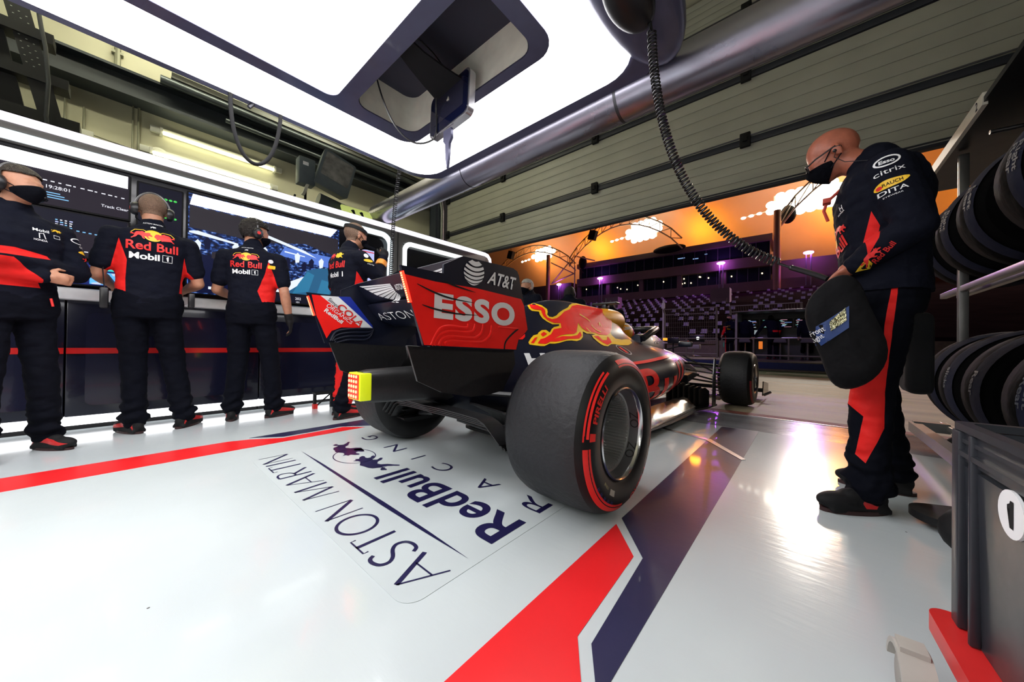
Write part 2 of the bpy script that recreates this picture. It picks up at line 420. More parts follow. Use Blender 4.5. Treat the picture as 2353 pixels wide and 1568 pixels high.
# two charging bulls with a ring, 0..1 boxes
BULL = [(0, .42), (.05, .52), (.11, .50), (.16, .42), (.20, .50), (.24, .60), (.32, .66), (.44, .68), (.54, .72), (.62, .66), (.70, .60), (.78, .62), (.84, .70), (.86, .62), (.92, .60), (.88, .52), (.96, .46), (1.0, .36), (.95, .32), (.88, .36), (.82, .34), (.80, .26), (.88, .18), (.86, .12), (.78, .16), (.72, .28), (.66, .30), (.60, .22), (.66, .10), (.62, .05), (.54, .14), (.50, .28), (.40, .36), (.32, .32), (.26, .20), (.14, .10), (.06, .02), (.02, .06), (.10, .16), (.16, .28), (.19, .40), (.12, .36), (.08, .40), (.04, .38)]
def bull(x0, y0, w, h, flip=False, k=2):
    P = smoothpoly(BULL, k) if k > 1 else BULL; return poly2d([(x0+(w*(1-x) if flip else w*x), y0+h*y) for x, y in P])
lay(bull(1.80, -1.09, .33, .235, k=1), 'bull_emblem'); lay(bull(2.17, -1.09, .34, .235, True, k=1), 'bull_emblem')
lay(stroke2d([(2.17+.155*math.cos(2*PI*k/36), -.975+.115*math.sin(2*PI*k/36)) for k in range(36)], .006, True), 'emblem_ring')

# ---------------- light canopy over the car
CANOPY = glow('canopy_panel_light', (1.0, 0.985, 1.0), 5.0)
FR = mat('canopy_frame_paint', (0.11, 0.11, 0.19), 0.3, metal=0.35, coat=0.2)
TUBM = mat('dark_silver_tube', (0.36, 0.35, 0.42), 0.28, metal=0.9, noise=0.08, scale=3)
ZC = 2.45
cp_ = thing('light_canopy', 'large rounded white light box hanging over the racing car', 'ceiling light', (-1.9, 0.4, ZC))
def cb(name, bm, m, **k):
    bm.transform(Matrix.Translation((1.9, -0.4, -ZC))); return build(name, bm, m, cp_, **k)
outer = rrect(-3.03, -0.77, -3.4, 2.07, 0.24); ring = rrect(-2.62, -1.09, -1.25, 1.62, 0.14); inner2 = rrect(-2.52, -1.19, -1.15, 0.95, 0.07); hole = rrect(-2.47, -1.20, 1.06, 1.545, 0.10); hole_in = rrect(-2.466, -1.204, 1.064, 1.541, 0.097)
cb('frame', slab_holes(rrect(-3.10, -0.60, -3.5, 2.20, 0.34), [hole], ZC+0.004, ZC+0.13), FR, ang=30)
cb('light_panel', slab_holes(outer, [ring], ZC-0.003, ZC+0.003), CANOPY, smooth=False)
bm = NB(); prism(bm, inner2, I4, ZC-0.006, ZC-0.003); cb('light_panel', bm, CANOPY, smooth=False)
cb('frame_band', slab_holes(ring, [inner2, hole], ZC-0.010, ZC+0.004), FR, smooth=False)
PALE = mat('pale_recess_board', (0.90, 0.88, 0.76), 0.6)
DKC = mat('dark_recess_cloth', (0.035, 0.035, 0.055), 0.8)
ro = rrect(-2.49, -1.18, 1.04, 1.565, 0.10); bm = NB(); n = len(hole)
loft(bm, [[V((x, y, ZC-.004)) for x, y in hole_in], [V((x, y, ZC+0.27)) for x, y in hole_in]], cap=False); cb('recess_wall', bm, PALE, ang=60)
bm = NB(); prism(bm, rrect(-2.47, -1.20, 1.06, 1.545, 0.1), I4, ZC+0.27, ZC+0.29); cb('recess_lid', bm, DKC, smooth=False)
# no lamp in the recess; its boards are simply pale
# right hand pod with the hose reel
bm = NB(); ell(bm, (-0.66, 1.62, 2.475), (0.20, 0.55, 0.10), n=28); cb('reel_pod', bm, FR)
# big horizontal tube across the garage
bm = NB(); tube(bm, [(-4.55, 2.31, 2.478), (-4.52, 2.31, 2.478), (3.2, 2.31, 2.478)], [0.12, 0.146, 0.146], 48)
tu = build('roof_tube', bm, TUBM); tag(tu, 'thick dark silver tube crossing above the car in front of the door', 'tube')
bm = NB(); tube(bm, [(-2.62, 2.31, 2.478), (-2.612, 2.31, 2.478)], 0.1475, 48); build('joint_ring', bm, BLKM, tu)
bm = NB(); tube(bm, [(-1.02, 2.31, 2.478), (-1.0, 2.31, 2.478)], 0.1478, 48); build('joint_ring', bm, DKM, tu)

# ---------------- row of benches and screens, left
NAVP = mat('navy_gloss_panel', (0.007, 0.008, 0.022), 0.22, coat=0.4)
NAVP2 = mat('navy_gloss_inset', (0.010, 0.011, 0.030), 0.18, coat=0.5)
REDG = mat('red_gloss_strip', (0.62, 0.012, 0.012), 0.3, coat=0.3)
STRIP = glow('white_strip_light', (0.97, 0.97, 1.0), 2.6); STRIPB = glow('cool_tube_light', (0.80, 0.95, 1.0), 1.25); STRIPL = glow('top_edge_light', (0.93, 0.86, 1.0), 1.5)
REFLW = glow('screen_bar_reflection', (1, 1, 1), 2.6)  # glow put in where the screen glass mirrors a bright light
GREYB = mat('grey_header_band', (0.16, 0.155, 0.15), 0.5)
WX = -4.30
def onwall(y0, y1, z0, z1, d=0.0, t=0.01, bm=None, mi=0, bev=0):
    b = bm or NB(); box(b, WX+d-t, WX+d, y0, y1, z0, z1, bev=bev, mi=mi); return b
seams = [-2.9, -1.6, -0.30, 0.93, 2.16, 3.2, 4.25]
for i, (a, b) in enumerate(zip(seams, seams[1:])):
    lab = ['nearest the camera, at the left edge', 'behind the person with crossed arms', 'behind the shaven-headed person', 'behind the person in a black glove', 'beside the person with a raised fist', 'last before the pit lane door'][i]
    cabn = thing('bench_cabinet', 'navy bench cabinet with red stripe, ' + lab, 'cabinet', (WX-0.3, (a+b)/2, 0), group='navy bench cabinets')
    def p(name, bm, m, **k): bm.transform(Matrix.Translation((-(WX-0.3), -(a+b)/2, 0))); return build(name, bm, m, cabn, **k)
    bm = NB(); box(bm, WX-0.55, WX-0.015, a+0.004, b-0.004, 0.11, 1.02, bev=0.006); p('body', bm, NAVP)
    bm = NB(); box(bm, WX-0.5, WX-0.06, a+0.004, b-0.004, 0.0, 0.11); p('plinth', bm, BLKM)
    bm = NB(); M = frame((WX-0.015, 0, 0), (0, 1, 0), (0, 0, 1)); fs = prism(bm, rrect(a+0.10, b-0.10, 0.19, 0.93, 0.05), M, 0, 0.012); p('door_panel', bm, NAVP2, ang=30)
    bm = NB(); box(bm, WX-0.02, WX+0.0015, a+0.006, b-0.006, 0.602, 0.648); p('red_strip', bm, REDG, smooth=False)
    bm = NB(); box(bm, WX-0.06, WX-0.025, a, b, 0.04, 0.108); p('base_light', bm, STRIP, smooth=False)
# worktop
wt = thing('worktop', 'long worktop with bright aluminium nosing under the screens', 'worktop', (WX-0.25, 0.6, 1.02))
bm = NB(); box(bm, -0.3, 0.235, -3.5, 3.64, 0.0, 0.094, bev=0.004); build('top_board', bm, BLKM, wt)
bm = NB(); prism(bm, [(0.235, 0.0), (0.29, 0.005), (0.30, 0.03), (0.285, 0.085), (0.235, 0.097)], frame((0, -3.5, 0), (1, 0, 0), (0, 0, 1)), -7.14, 0); build('nosing', bm, mat('white_nosing', (0.92, 0.93, 0.95), 0.35), wt)
# back board and header
hd = thing('screen_wall', 'black screen wall with glowing light edges above the benches', 'wall unit', (WX-0.3, 0.6, 1.12))
def h(name, bm, m, **k): bm.transform(Matrix.Translation((-(WX-0.3), -0.6, -1.12))); return build(name, bm, m, hd, **k)
bm = NB(); box(bm, WX-0.12, WX-0.05, -2.9, 4.20, 1.12, 2.14); h('back_board', bm, mat('black_gloss_board', (0.006, 0.006, 0.010), 0.15, coat=0.2))
bm = NB(); box(bm, WX-0.30, WX-0.001, -2.9, 4.18, 2.13, 2.33, bev=0.004); h('header', bm, GREYB)
bm = NB(); onwall(-2.9, 4.17, 2.262, 2.325, 0.004, bm=bm)
h('top_light', bm, STRIPL, smooth=False)
# right hand rounded end of the top light
arc = [(4.15, 2.262), (4.22, 2.25), (4.265, 2.20), (4.272, 2.10), (4.272, 1.2), (4.325, 1.2), (4.325, 2.13), (4.31, 2.24), (4.24, 2.31), (4.15, 2.325)]
bm = NB(); prism(bm, arc, frame((WX-0.006, 0, 0), (0, 1, 0), (0, 0, 1)), 0, 0.012); h('end_light', bm, STRIPL, smooth=False)
bm = NB(); prism(bm, [(4.17, 1.12), (4.27, 1.12), (4.27, 2.2), (4.22, 2.255), (4.17, 2.262)], frame((WX-0.02, 0, 0), (0, 1, 0), (0, 0, 1)), 0, 0.015); h('end_panel', bm, mat('pale_end_panel', (0.35, 0.28, 0.24), 0.5))
def light_frame(y0, y1, z0, z1, r, w):
    o = rrect(y0, y1, z0, z1, r, 8); i = rrect(y0+w, y1-w, z0+w, z1-w, r*0.6, 8)
    b = slab_holes(o, [i], 0, 0.014); b.transform(frame((WX-0.008, 0, 0), (0, 1, 0), (0, 0, 1)))
    bmesh.ops.bisect_plane(b, geom=list(b.verts)+list(b.edges)+list(b.faces), plane_co=(0, 0, 1.125), plane_no=(0, 0, -1), clear_outer=True); return b
h('light_frame', light_frame(-2.85, 2.40, 0.9, 2.205, 0.16, 0.07), STRIPB, smooth=False)
h('light_frame', light_frame(2.56, 4.16, 0.9, 2.16, 0.13, 0.06), glow('window_edge_light', (0.93, 1.0, 0.97), 1.8), smooth=False)
bm = NB(); box(bm, WX-0.06, WX-0.006, 2.40, 2.56, 1.12, 2.2); h('divider', bm, GREYB)
bm = NB(); box(bm, WX-0.001, WX+0.001, 2.475, 2.485, 1.12, 2.26); h('divider_seam', bm, BLKM)

# ---------------- back wall, ceiling, far structure
YEL = mat('cream_concrete', (0.62, 0.60, 0.44), 0.8, noise=0.08, scale=1.2, bump=0.1)
bm = NB(); box(bm, -6.9, -6.6, -4.2, 4.6, 0, 5.0); struct('wall_left', bm, YEL, smooth=False)
bm = NB(); box(bm, -6.9, 2.9, -4.2, 4.9, 5.0, 5.2); struct('ceiling', bm, YEL, smooth=False)
bm = NB(); box(bm, -6.9, 2.9, -4.4, -4.2, 0, 5.0); struct('wall_back', bm, mat('grey_back_wall', (0.55, 0.55, 0.57), 0.8), smooth=False)
bm = NB(); box(bm, 2.2, 2.4, -4.2, 4.6, 0, 5.0); struct('wall_right', bm, mat('dark_side_wall', (0.02, 0.022, 0.026), 0.7), smooth=False)
# front wall: posts beside the roller door
DKW = mat('dark_blue_grey_paint', (0.035, 0.045, 0.055), 0.7, noise=0.15)
bm = NB(); box(bm, -6.9, -6.25, 4.63, 4.9, 0, 5.0); struct('wall_front', bm, DKW, smooth=False)
DOOR = mat('door_panel_steel', (0.40, 0.40, 0.34), 0.5, noise=0.08, scale=2)
GASK = mat('door_gasket', (0.02, 0.023, 0.035), 0.5)
dr = thing('door_1', None, None, (-1.6, 4.6, 2.5)); tag(dr, kind='structure')
def d(name, bm, m, **k): bm.transform(Matrix.Translation((1.6, -4.6, -2.5))); return build(name, bm, m, dr, **k)
rows = [(2.515, 3.02), (3.09, 3.76), (3.84, 4.50), (4.57, 4.98)]
for z0, z1 in rows:
    bm = NB(); n = 5; hh = (z1-z0)/n
    for k in range(n):
        box(bm, -5.95, 2.2, 4.60, 4.66, z0+k*hh+0.004, z0+(k+1)*hh-0.0035, bev=0.003)
    box(bm, -5.95, 2.2, 4.608, 4.65, z0, z1)
    d('door_panel', bm, DOOR, ang=25)
for z in (3.055, 3.80, 4.535):
    bm = NB(); box(bm, -5.98, 2.2, 4.585, 4.65, z-0.035, z+0.035, bev=0.01); d('door_rail', bm, GASK)
    bm = NB(); tube(bm, [(-5.98, 4.575, z+0.045), (2.2, 4.575, z+0.045)], 0.008, 8); d('rail_rod', bm, DKM)
    for x in (-5.9, -4.28, -2.41, -0.55, 1.3):
        bm = NB(); box(bm, x-0.05, x+0.05, 4.55, 4.60, z-0.07, z+0.085, bev=0.008); box(bm, x-0.02, x+0.02, 4.53, 4.58, z-0.02, z+0.03); d('hinge', bm, BLKM)
bm = NB(); box(bm, -5.95, 2.2, 4.59, 4.67, 2.485, 2.518, bev=0.01); box(bm, -5.95, 2.2, 4.585, 4.60, 2.53, 2.54); d('bottom_seal', bm, GASK)
# door posts and tracks
bm = NB(); box(bm, -6.32, -6.12, 4.42, 4.62, 0, 5.0); box(bm, -6.10, -6.06, 4.46, 4.6, 0, 5); tag(build('door_post', bm, mat('post_blue_grey', (0.025, 0.032, 0.045), 0.6)), 'dark upright steel post beside the lifted door', 'post')
bm = NB(); tube(bm, [(-6.03, 4.52, 0), (-6.03, 4.52, 3.6), (-6.03, 4.45, 3.95), (-6.03, 4.2, 4.2), (-6.03, 3.5, 4.3), (-6.03, 0, 4.35)], 0.035, 10)
tag(build('door_track', bm, mat('track_steel', (0.25, 0.26, 0.24), 0.5, metal=0.6)), 'curved steel door track by the left post', 'track')
# horizontal beam on the back wall with rail and pipes
bm = NB(); box(bm, -6.6, -6.42, -4.0, 4.4, 3.74, 4.02); box(bm, -6.6, -6.30, -4, 4.4, 3.72, 3.76); box(bm, -6.6, -6.30, -4, 4.4, 4.0, 4.03)
tag(build('steel_beam', bm, mat('beam_paint', (0.030, 0.038, 0.045), 0.55, noise=0.1), smooth=False), 'long dark steel beam along the cream wall', 'beam')
bm = NB(); tube(bm, [(-6.22, 0.25, 4.03), (-6.22, 4.3, 4.03)], 0.055, 14); tube(bm, [(-6.24, 0.9, 3.84), (-6.24, 4.3, 3.84)], 0.03, 10)
tag(build('pipe', bm, mat('pipe_grey', (0.10, 0.115, 0.12), 0.35, metal=0.7)), 'grey service pipes in front of the steel beam', 'pipe')
CABT = mat('cable_tray_white', (0.72, 0.72, 0.62), 0.5)
bm = NB(); box(bm, -6.35, -6.2, 0.35, 4.2, 4.12, 4.14); box(bm, -6.21, -6.195, 0.35, 4.2, 4.10, 4.17); box(bm, -6.36, -6.345, 0.35, 4.2, 4.10, 4.17)
tag(build('cable_tray', bm, mat('steel_tray', (0.16, 0.165, 0.15), 0.35, metal=0.7)), 'pale edged cable tray above the steel beam', 'cable tray')
COND = mat('conduit_grey', (0.28, 0.28, 0.2), 0.5, metal=0.4)
for y, z0, z1, r in ((-0.11, 4.02, 4.98, .028), (-0.50, 2.0, 3.7, .008), (-0.36, 2.0, 3.5, .010), (-0.31, 2.0, 3.1, .008), (0.08, 2.0, 3.72, .012), (0.03, 2.0, 3.74, .008)):
    bm = NB(); tube(bm, [(-6.56, y, z0), (-6.56, y, z1)], r, 8)
    if r > .02:
        lathe(bm, [(0, 4.0), (.07, 4.0), (.05, 4.05), (.03, 4.1)], Matrix.Translation((-6.56, y, 0)), 16); box(bm, -6.6, -6.54, y-.05, y+.05, 4.3, 4.33)
    tag(build('conduit', bm, COND), {-.11: 'thick grey conduit dropping to a round box on the beam', -.50: 'thin conduit on the cream wall beside the black gantry', -.36: 'second thin conduit with a small junction box at its foot', -.31: 'short thin conduit right of the junction box', .08: 'upright conduit below the beam, the right one of the touching pair', .03: 'upright conduit below the beam, the left one of the touching pair'}[y], 'conduit')
bm = NB(); box(bm, -6.6, -6.52, -0.38, -0.28, 3.03, 3.22, bev=.01); tag(build('junction_box', bm, CABT), 'small white junction box on the cream wall', 'junction box')
bm = NB(); tube(bm, [(-6.56, -0.6, 3.22), (-6.56, 0.1, 3.16), (-6.56, 0.2, 3.14)], .008, 8); tube(bm, [(-6.56, .3, 3.15), (-6.56, 1.1, 3.10), (-6.56, 2.2, 2.98)], .01, 8); tube(bm, [(-6.54, .3, 3.12), (-6.54, 1.1, 3.07), (-6.54, 2.2, 2.95)], .008, 8)
tag(build('conduit_run', bm, COND), 'horizontal conduit run below the strip lamps', 'conduit')
bm = NB(); lathe(bm, [(0, .07), (.05, .065), (.08, .03), (.10, 0)], Matrix.Translation((-6.59, .27, 3.2)) @ Matrix.Rotation(R(90), 4, 'Y'), 20); tag(build('smoke_detector', bm, CABT), 'round smoke detector at the end of the strip lamps', 'smoke detector')
# fluorescent strip lamps: the pair on the cream wall, then assumed unseen ones
FL = glow('fluorescent_tube', (1.0, 0.97, 0.62), 6.0)
for k, (y0, y1, z, lab) in enumerate([(0.30, 1.55, 3.50, 'upper fluorescent strip lamp on the cream wall'), (0.21, 1.50, 3.20, 'lower fluorescent strip lamp on the cream wall')]):
    t = thing('strip_lamp', lab, 'lamp', (-6.6, (y0+y1)/2, z)); hl = (y1-y0)/2
    bm = NB(); box(bm, 0, .05, -hl-.12, hl+.12, -.02, .06, bev=.006); box(bm, 0, .09, -hl-.03, -hl, -.04, .05); box(bm, 0, .09, hl, hl+.03, -.04, .05); build('housing', bm, CABT, t)
    bm = NB(); tube(bm, [(.08, -hl, -.015), (.08, hl, -.015)], .022, 14); build('tube', bm, FL, t)
for k, y in enumerate((-1.9, -3.3)):  # assumed lamps out of view, added to brighten the car's right side
    t = thing('strip_lamp', 'assumed fluorescent strip lamp on the right hand wall behind the camera, %s' % ('front one', 'rear one')[k], 'lamp', (2.19, y, 2.5), group='assumed strip lamps on the right wall')
    bm = NB(); box(bm, -.05, .0, -.65, .65, -.12, .12, bev=.01); build('housing', bm, CABT, t)
    bm = NB(); tube(bm, [(-.09, -.6, -.06), (-.09, .6, -.06)], .03, 10); tube(bm, [(-.09, -.6, .06), (-.09, .6, .06)], .03, 10); build('tube', bm, glow('assumed_wall_fluorescent', (1.0, 0.98, 0.88), 34.0), t)
for y0, y1, x in ((-1.6, -0.1, -4.7), (1.5, 2.9, -5.2), (-0.2, 1.3, -5.5)):  # assumed lamps hidden above the canopy, added to light the cream wall
    t = thing('strip_lamp', 'assumed ceiling fluorescent strip lamp above the left screen wall, %s of three' % {-4.7: 'rear', -5.2: 'front', -5.5: 'middle'}[x], 'lamp', (x, (y0+y1)/2, 4.9), group='assumed ceiling strip lamps above the screen wall'); hl = (y1-y0)/2
    bm = NB(); box(bm, -.08, .08, -hl-.1, hl+.1, .02, .1); build('housing', bm, CABT, t)
    bm = NB(); tube(bm, [(-.04, -hl, 0), (-.04, hl, 0)], .022, 10); tube(bm, [(.04, -hl, 0), (.04, hl, 0)], .022, 10); build('tube', bm, glow('assumed_ceiling_fluorescent', (1.0, 0.97, 0.74), 40.0), t)
# ============================================================ racing car (x right, y forward from the rear axle, z up)
car = thing('racing_car', 'navy single-seat racing car with red endplates and charging bull, in the centre of the garage', 'racing car', (-1.60, 1.45, 0), R(-1.8))
IX = Matrix.Identity(4)
def side(o=(0, 0, 0)): return frame(o, (0, 1, 0), (0, 0, 1))      # artwork read from the right hand side of the car
def c_(name, bm, m, par=None, **k): return build(name, bm, m, par or car, **k)
# ---- bodywork
ST = [(-.35, [(0, .66), (.03, .66), (.06, .63), (.08, .58), (.09, .53), (.09, .48), (.08, .44), (.06, .41), (.03, .40), (0, .40)]),
 (0.0, [(0, .83), (.015, .82), (.05, .74), (.09, .66), (.13, .58), (.16, .5), (.17, .42), (.15, .33), (.10, .28), (0, .27)]),
 (.35, [(0, .965), (.018, .955), (.055, .88), (.10, .78), (.17, .68), (.22, .58), (.25, .48), (.26, .36), (.2, .24), (0, .2)]),
 (.75, [(0, 1.108), (.03, 1.095), (.085, 1.0), (.125, .88), (.19, .765), (.29, .66), (.37, .55), (.42, .42), (.42, .22), (0, .12)]),
 (1.2, [(0, 1.102), (.05, 1.085), (.11, 1.0), (.155, .89), (.22, .78), (.35, .685), (.50, .575), (.575, .44), (.575, .24), (0, .10)]),
 (1.6, [(0, 1.092), (.07, 1.075), (.13, .99), (.16, .88), (.24, .785), (.38, .70), (.57, .61), (.645, .48), (.64, .25), (0, .08)]),
 (1.74, [(0, 1.085), (.08, 1.065), (.13, .98), (.15, .88), (.24, .785), (.40, .715), (.60, .635), (.68, .50), (.655, .27), (0, .08)]),
 (1.84, [(0, .99), (.07, .97), (.11, .93), (.14, .86), (.25, .78), (.40, .715), (.61, .64), (.685, .51), (.65, .28), (0, .08)]),
 (1.93, [(0, .80), (.07, .80), (.13, .80), (.17, .79), (.27, .76), (.41, .712), (.60, .64), (.67, .51), (.60, .26), (0, .08)]),
 (2.22, [(0, .72), (.08, .73), (.15, .74), (.2, .74), (.29, .725), (.41, .70), (.59, .63), (.655, .52), (.58, .30), (0, .10)]),
 (2.30, [(0, .70), (.08, .71), (.15, .72), (.21, .715), (.29, .70), (.40, .675), (.56, .61), (.61, .52), (.54, .34), (0, .14)])]
bm = NB()
rings = []
for y, p in ST: rings.append([V((x, y, z)) for x, z in p] + [V((-x, y, z)) for x, z in reversed(p[1:-1])])
loft(bm, rings)
body = c_('bodywork', bm, [CARN, CARR])
sd = body.modifiers.new('s', 'SUBSURF'); sd.levels = 2; sd.render_levels = 2
me = bpy.data.meshes.new_from_object(body.evaluated_get(bpy.context.evaluated_depsgraph_get())); body.modifiers.clear(); body.data = me
for p in me.polygons: p.use_smooth = True
BV = bvh([body])
# airbox
bm = NB(); rg = []
for y, s in ((1.50, .88), (1.62, .99), (1.72, 1.03), (1.82, 1.03), (1.89, .99)):
    rg.append([V((.142*s*math.cos(t), y + .05*math.sin(t)*(y > 2), .965+.125*s*math.sin(t))) for t in [2*PI*k/28 for k in range(28)]])
loft(bm, rg, cap=False); loft(bm, [rg[-1], [V((v.x*.86, v.y-.005, .965+(v.z-.965)*.86)) for v in rg[-1]], [V((v.x*.7, 1.76, .965+(v.z-.965)*.7)) for v in rg[-1]]], cap=True)
ab = c_('airbox', bm, [CARO])
bm = NB(); ell(bm, (0, 1.86, .965), (.095, .02, .085)); c_('intake_opening', bm, BLKM, ab)
bm = NB(); box(bm, -.13, .13, 1.70, 1.80, 1.135, 1.155, bev=.006); box(bm, -.02, .02, 1.71, 1.79, 1.08, 1.14, bev=.004); tube(bm, [(.05, 1.75, 1.15), (.05, 1.75, 1.18)], .004, 6); tube(bm, [(.0, 1.75, 1.15), (.0, 1.75, 1.20)], .003, 6)
c_('roll_hoop_camera', bm, BLKP)
# bull artwork
YEL_ = [(0.532, 1.044), (0.588, 1.039), (0.649, 1.026), (0.69, 0.999), (0.685, 0.977), (0.668, 0.955), (0.682, 0.939), (0.717, 0.937), (0.769, 0.954), (0.811, 0.979), (0.874, 1.006), (0.954, 1.032), (1.007, 1.061), (1.07, 1.08), (1.151, 1.088), (1.344, 1.08), (1.544, 1.075), (1.6, 1.051), (1.624, 0.999), (1.603, 0.938), (1.544, 0.877), (1.474, 0.838), (1.464, 0.818), (1.474, 0.788), (1.567, 0.779), (1.675, 0.786), (1.739, 0.782), (1.67, 0.75), (1.543, 0.729), (1.429, 0.728), (1.35, 0.737), (1.296, 0.736), (1.214, 0.718), (1.168, 0.722), (1.147, 0.735), (1.136, 0.758), (1.121, 0.785), (1.127, 0.808), (1.194, 0.82), (1.068, 0.821), (1.031, 0.838), (0.986, 0.791), (0.936, 0.768), (0.873, 0.756), (0.819, 0.76), (0.759, 0.757), (0.667, 0.739), (0.618, 0.733), (0.573, 0.734), (0.512, 0.715), (0.48, 0.715), (0.427, 0.72), (0.388, 0.725), (0.387, 0.74), (0.426, 0.77), (0.458, 0.79), (0.501, 0.799), (0.514, 0.811), (0.557, 0.831), (0.6, 0.834), (0.627, 0.815), (0.66, 0.841), (0.695, 0.859), (0.756, 0.871), (0.765, 0.884), (0.69, 0.88), (0.642, 0.898), (0.605, 0.921), (0.59, 0.949), (0.594, 0.972), (0.528, 0.973), (0.51, 0.988), (0.513, 1.013)]
RED_ = [(0.537, 1.023), (0.606, 1.022), (0.652, 1.005), (0.661, 0.984), (0.649, 0.958), (0.657, 0.931), (0.702, 0.921), (0.758, 0.931), (0.816, 0.957), (0.881, 0.993), (0.97, 1.019), (1.028, 1.053), (1.129, 1.073), (1.337, 1.076), (1.538, 1.072), (1.596, 1.048), (1.617, 0.998), (1.597, 0.938), (1.538, 0.877), (1.464, 0.838), (1.366, 0.815), (1.249, 0.817), (1.197, 0.832), (1.095, 0.84), (1.049, 0.857), (1.022, 0.888), (1.017, 0.911), (0.981, 0.872), (0.94, 0.83), (0.893, 0.813), (0.802, 0.808), (0.733, 0.798), (0.641, 0.769), (0.746, 0.792), (0.838, 0.792), (0.924, 0.803), (0.991, 0.836), (0.984, 0.805), (0.926, 0.777), (0.871, 0.773), (0.792, 0.772), (0.705, 0.756), (0.642, 0.747), (0.589, 0.748), (0.531, 0.73), (0.46, 0.733), (0.507, 0.764), (0.551, 0.773), (0.631, 0.803), (0.682, 0.842), (0.774, 0.856), (0.785, 0.894), (0.71, 0.892), (0.648, 0.911), (0.62, 0.939), (0.616, 0.968), (0.62, 0.985), (0.56, 0.986), (0.529, 0.994)]
HH = [[(0.528, 0.8), (0.569, 0.819), (0.591, 0.804), (0.537, 0.782)], [(0.456, 0.771), (0.488, 0.779), (0.428, 0.733), (0.404, 0.736)], [(1.143, 0.8), (1.219, 0.806), (1.233, 0.769), (1.294, 0.77), (1.366, 0.805), (1.366, 0.776), (1.335, 0.751), (1.226, 0.729), (1.196, 0.749), (1.172, 0.777)]]
THREE = [(0.347, 0.902), (0.379, 0.895), (0.395, 0.869), (0.38, 0.841), (0.395, 0.815), (0.378, 0.777), (0.349, 0.759), (0.192, 0.756), (0.296, 0.793), (0.331, 0.794), (0.326, 0.816), (0.308, 0.819)]
def art(name, bm, m, off, grid=.04, tgt=None, o=(.9, 0, 0), par=None): return decal(name, bm, side(o), m, tgt or BV, off, grid, par or body, reach=.9)
art('bull_outline', poly2d(YEL_), CARY, .0025); art('bull_emblem', poly2d(RED_), CARR, .0045)
for h_ in HH: art('bull_emblem', poly2d(h_), CARR, .0045)
for ln in ([(1.08, .985), (1.16, .955), (1.2, .93)], [(1.2, .90), (1.24, .86), (1.3, .84)], [(1.1, .87), (1.13, .84), (1.16, .82)], [(1.33, .90), (1.35, .93), (1.36, .89)]):
    art('bull_outline', stroke2d(smoothpoly(ln, 3, False), .010), CARY, .0065)
art('race_number', poly2d(THREE), CARR, .003)
art('lettering', place2(text2d('HONDA', 1.0, .085, bold=.035), .31, .583), WHT, .003)
art('small_emblem', stroke2d([(1.37+.055*math.cos(2*PI*k/30), .69+.038*math.sin(2*PI*k/30)) for k in range(30)], .006, True), mat('grey_print', (.45, .42, .42), .5), .003)
art('small_emblem', place2(text2d('1', .03, .05, bold=.02), 1.35, .665), REDP, .003)
art('lettering', place2(text2d('Bull', .82, .33, bold=.018, space=1.1), 1.29, .215, 5), CARR, .004)
art('lettering', place2(text2d('d', .24, .30, bold=.02), .97, .22, 2), CARR, .004)
def topline(name, pts, w, m):
    bm = stroke2d(smoothpoly(pts, 4, False), w); return decal(name, bm, side((.9, 0, 0)), m, BV, .004, .04, body, .9)
topline('red_pinstripe', [(1.20, .578), (1.5, .598), (1.8, .632), (2.02, .648)], .02, CARR)
# ---- survival cell and nose
bm = NB(); rg = []
for y, w, z0, z1 in ((2.05, .27, .2, .72), (2.4, .27, .2, .735), (2.8, .25, .22, .725), (3.2, .21, .26, .68), (3.7, .17, .30, .60), (4.2, .12, .30, .50), (4.6, .09, .26, .40), (4.8, .06, .24, .32)):
    rg.append([V((x*w, y, (z0+z1)/2+z*(z1-z0)/2)) for x, z in ((1, -.7), (1, .5), (.75, .9), (.3, 1), (-.3, 1), (-.75, .9), (-1, .5), (-1, -.7), (-.7, -1), (.7, -1))])
loft(bm, rg); ch = c_('chassis', bm, CARN, ang=60)
# cockpit shoulders and halo
bm = NB(); rg = []
for y, w, z in ((1.95, .27, .84), (2.1, .30, .85), (2.3, .31, .845), (2.5, .30, .80), (2.62, .26, .735), (2.7, .24, .70)):
    rg.append([V((w-.02, y, z)), V((w, y, z-.02)), V((w+.02, y, .66)), V((w-.08, y, .64)), V((w-.09, y, z-.03)), V((w-.05, y, z))])
loft(bm, rg)
for f in list(bm.faces): pass
t = bmesh.new(); me = bpy.data.meshes.new('t'); bm.to_mesh(me); t.from_mesh(me); bmesh.ops.scale(t, vec=(-1, 1, 1), verts=t.verts); add(bm, t); cs = c_('cockpit_side', bm, CARN, ang=60)
decal('lettering', place2(text2d('citrix', .23, .05, bold=-.004), 2.22, .745), side((.6, 0, 0)), WHT, bvh([cs]), .003, .05, cs, .5)
bm = NB(); H = smoothpoly([(.29, 1.98), (.31, 2.12), (.29, 2.32), (.22, 2.50), (.10, 2.62), (0, 2.65)], 4, False); zz = [.80, .865, .905, .92, .925, .925]
def hz(y): 
    ys = [1.98, 2.12, 2.32, 2.50, 2.62, 2.66]; 
    for a, b, za, zb in zip(ys, ys[1:], zz, zz[1:]):
        if y <= b: return za+(zb-za)*(y-a)/(b-a)
    return zz[-1]
P = [(x, y, hz(y)) for x, y in H]; P = P + [(-x, y, z) for x, y, z in reversed(P[:-1])]
tube(bm, P, .032, 12); tube(bm, [(0, 2.65, .92), (0, 2.74, .86), (0, 2.84, .70)], [.028, .02, .02], 10); c_('halo', bm, BLKP)
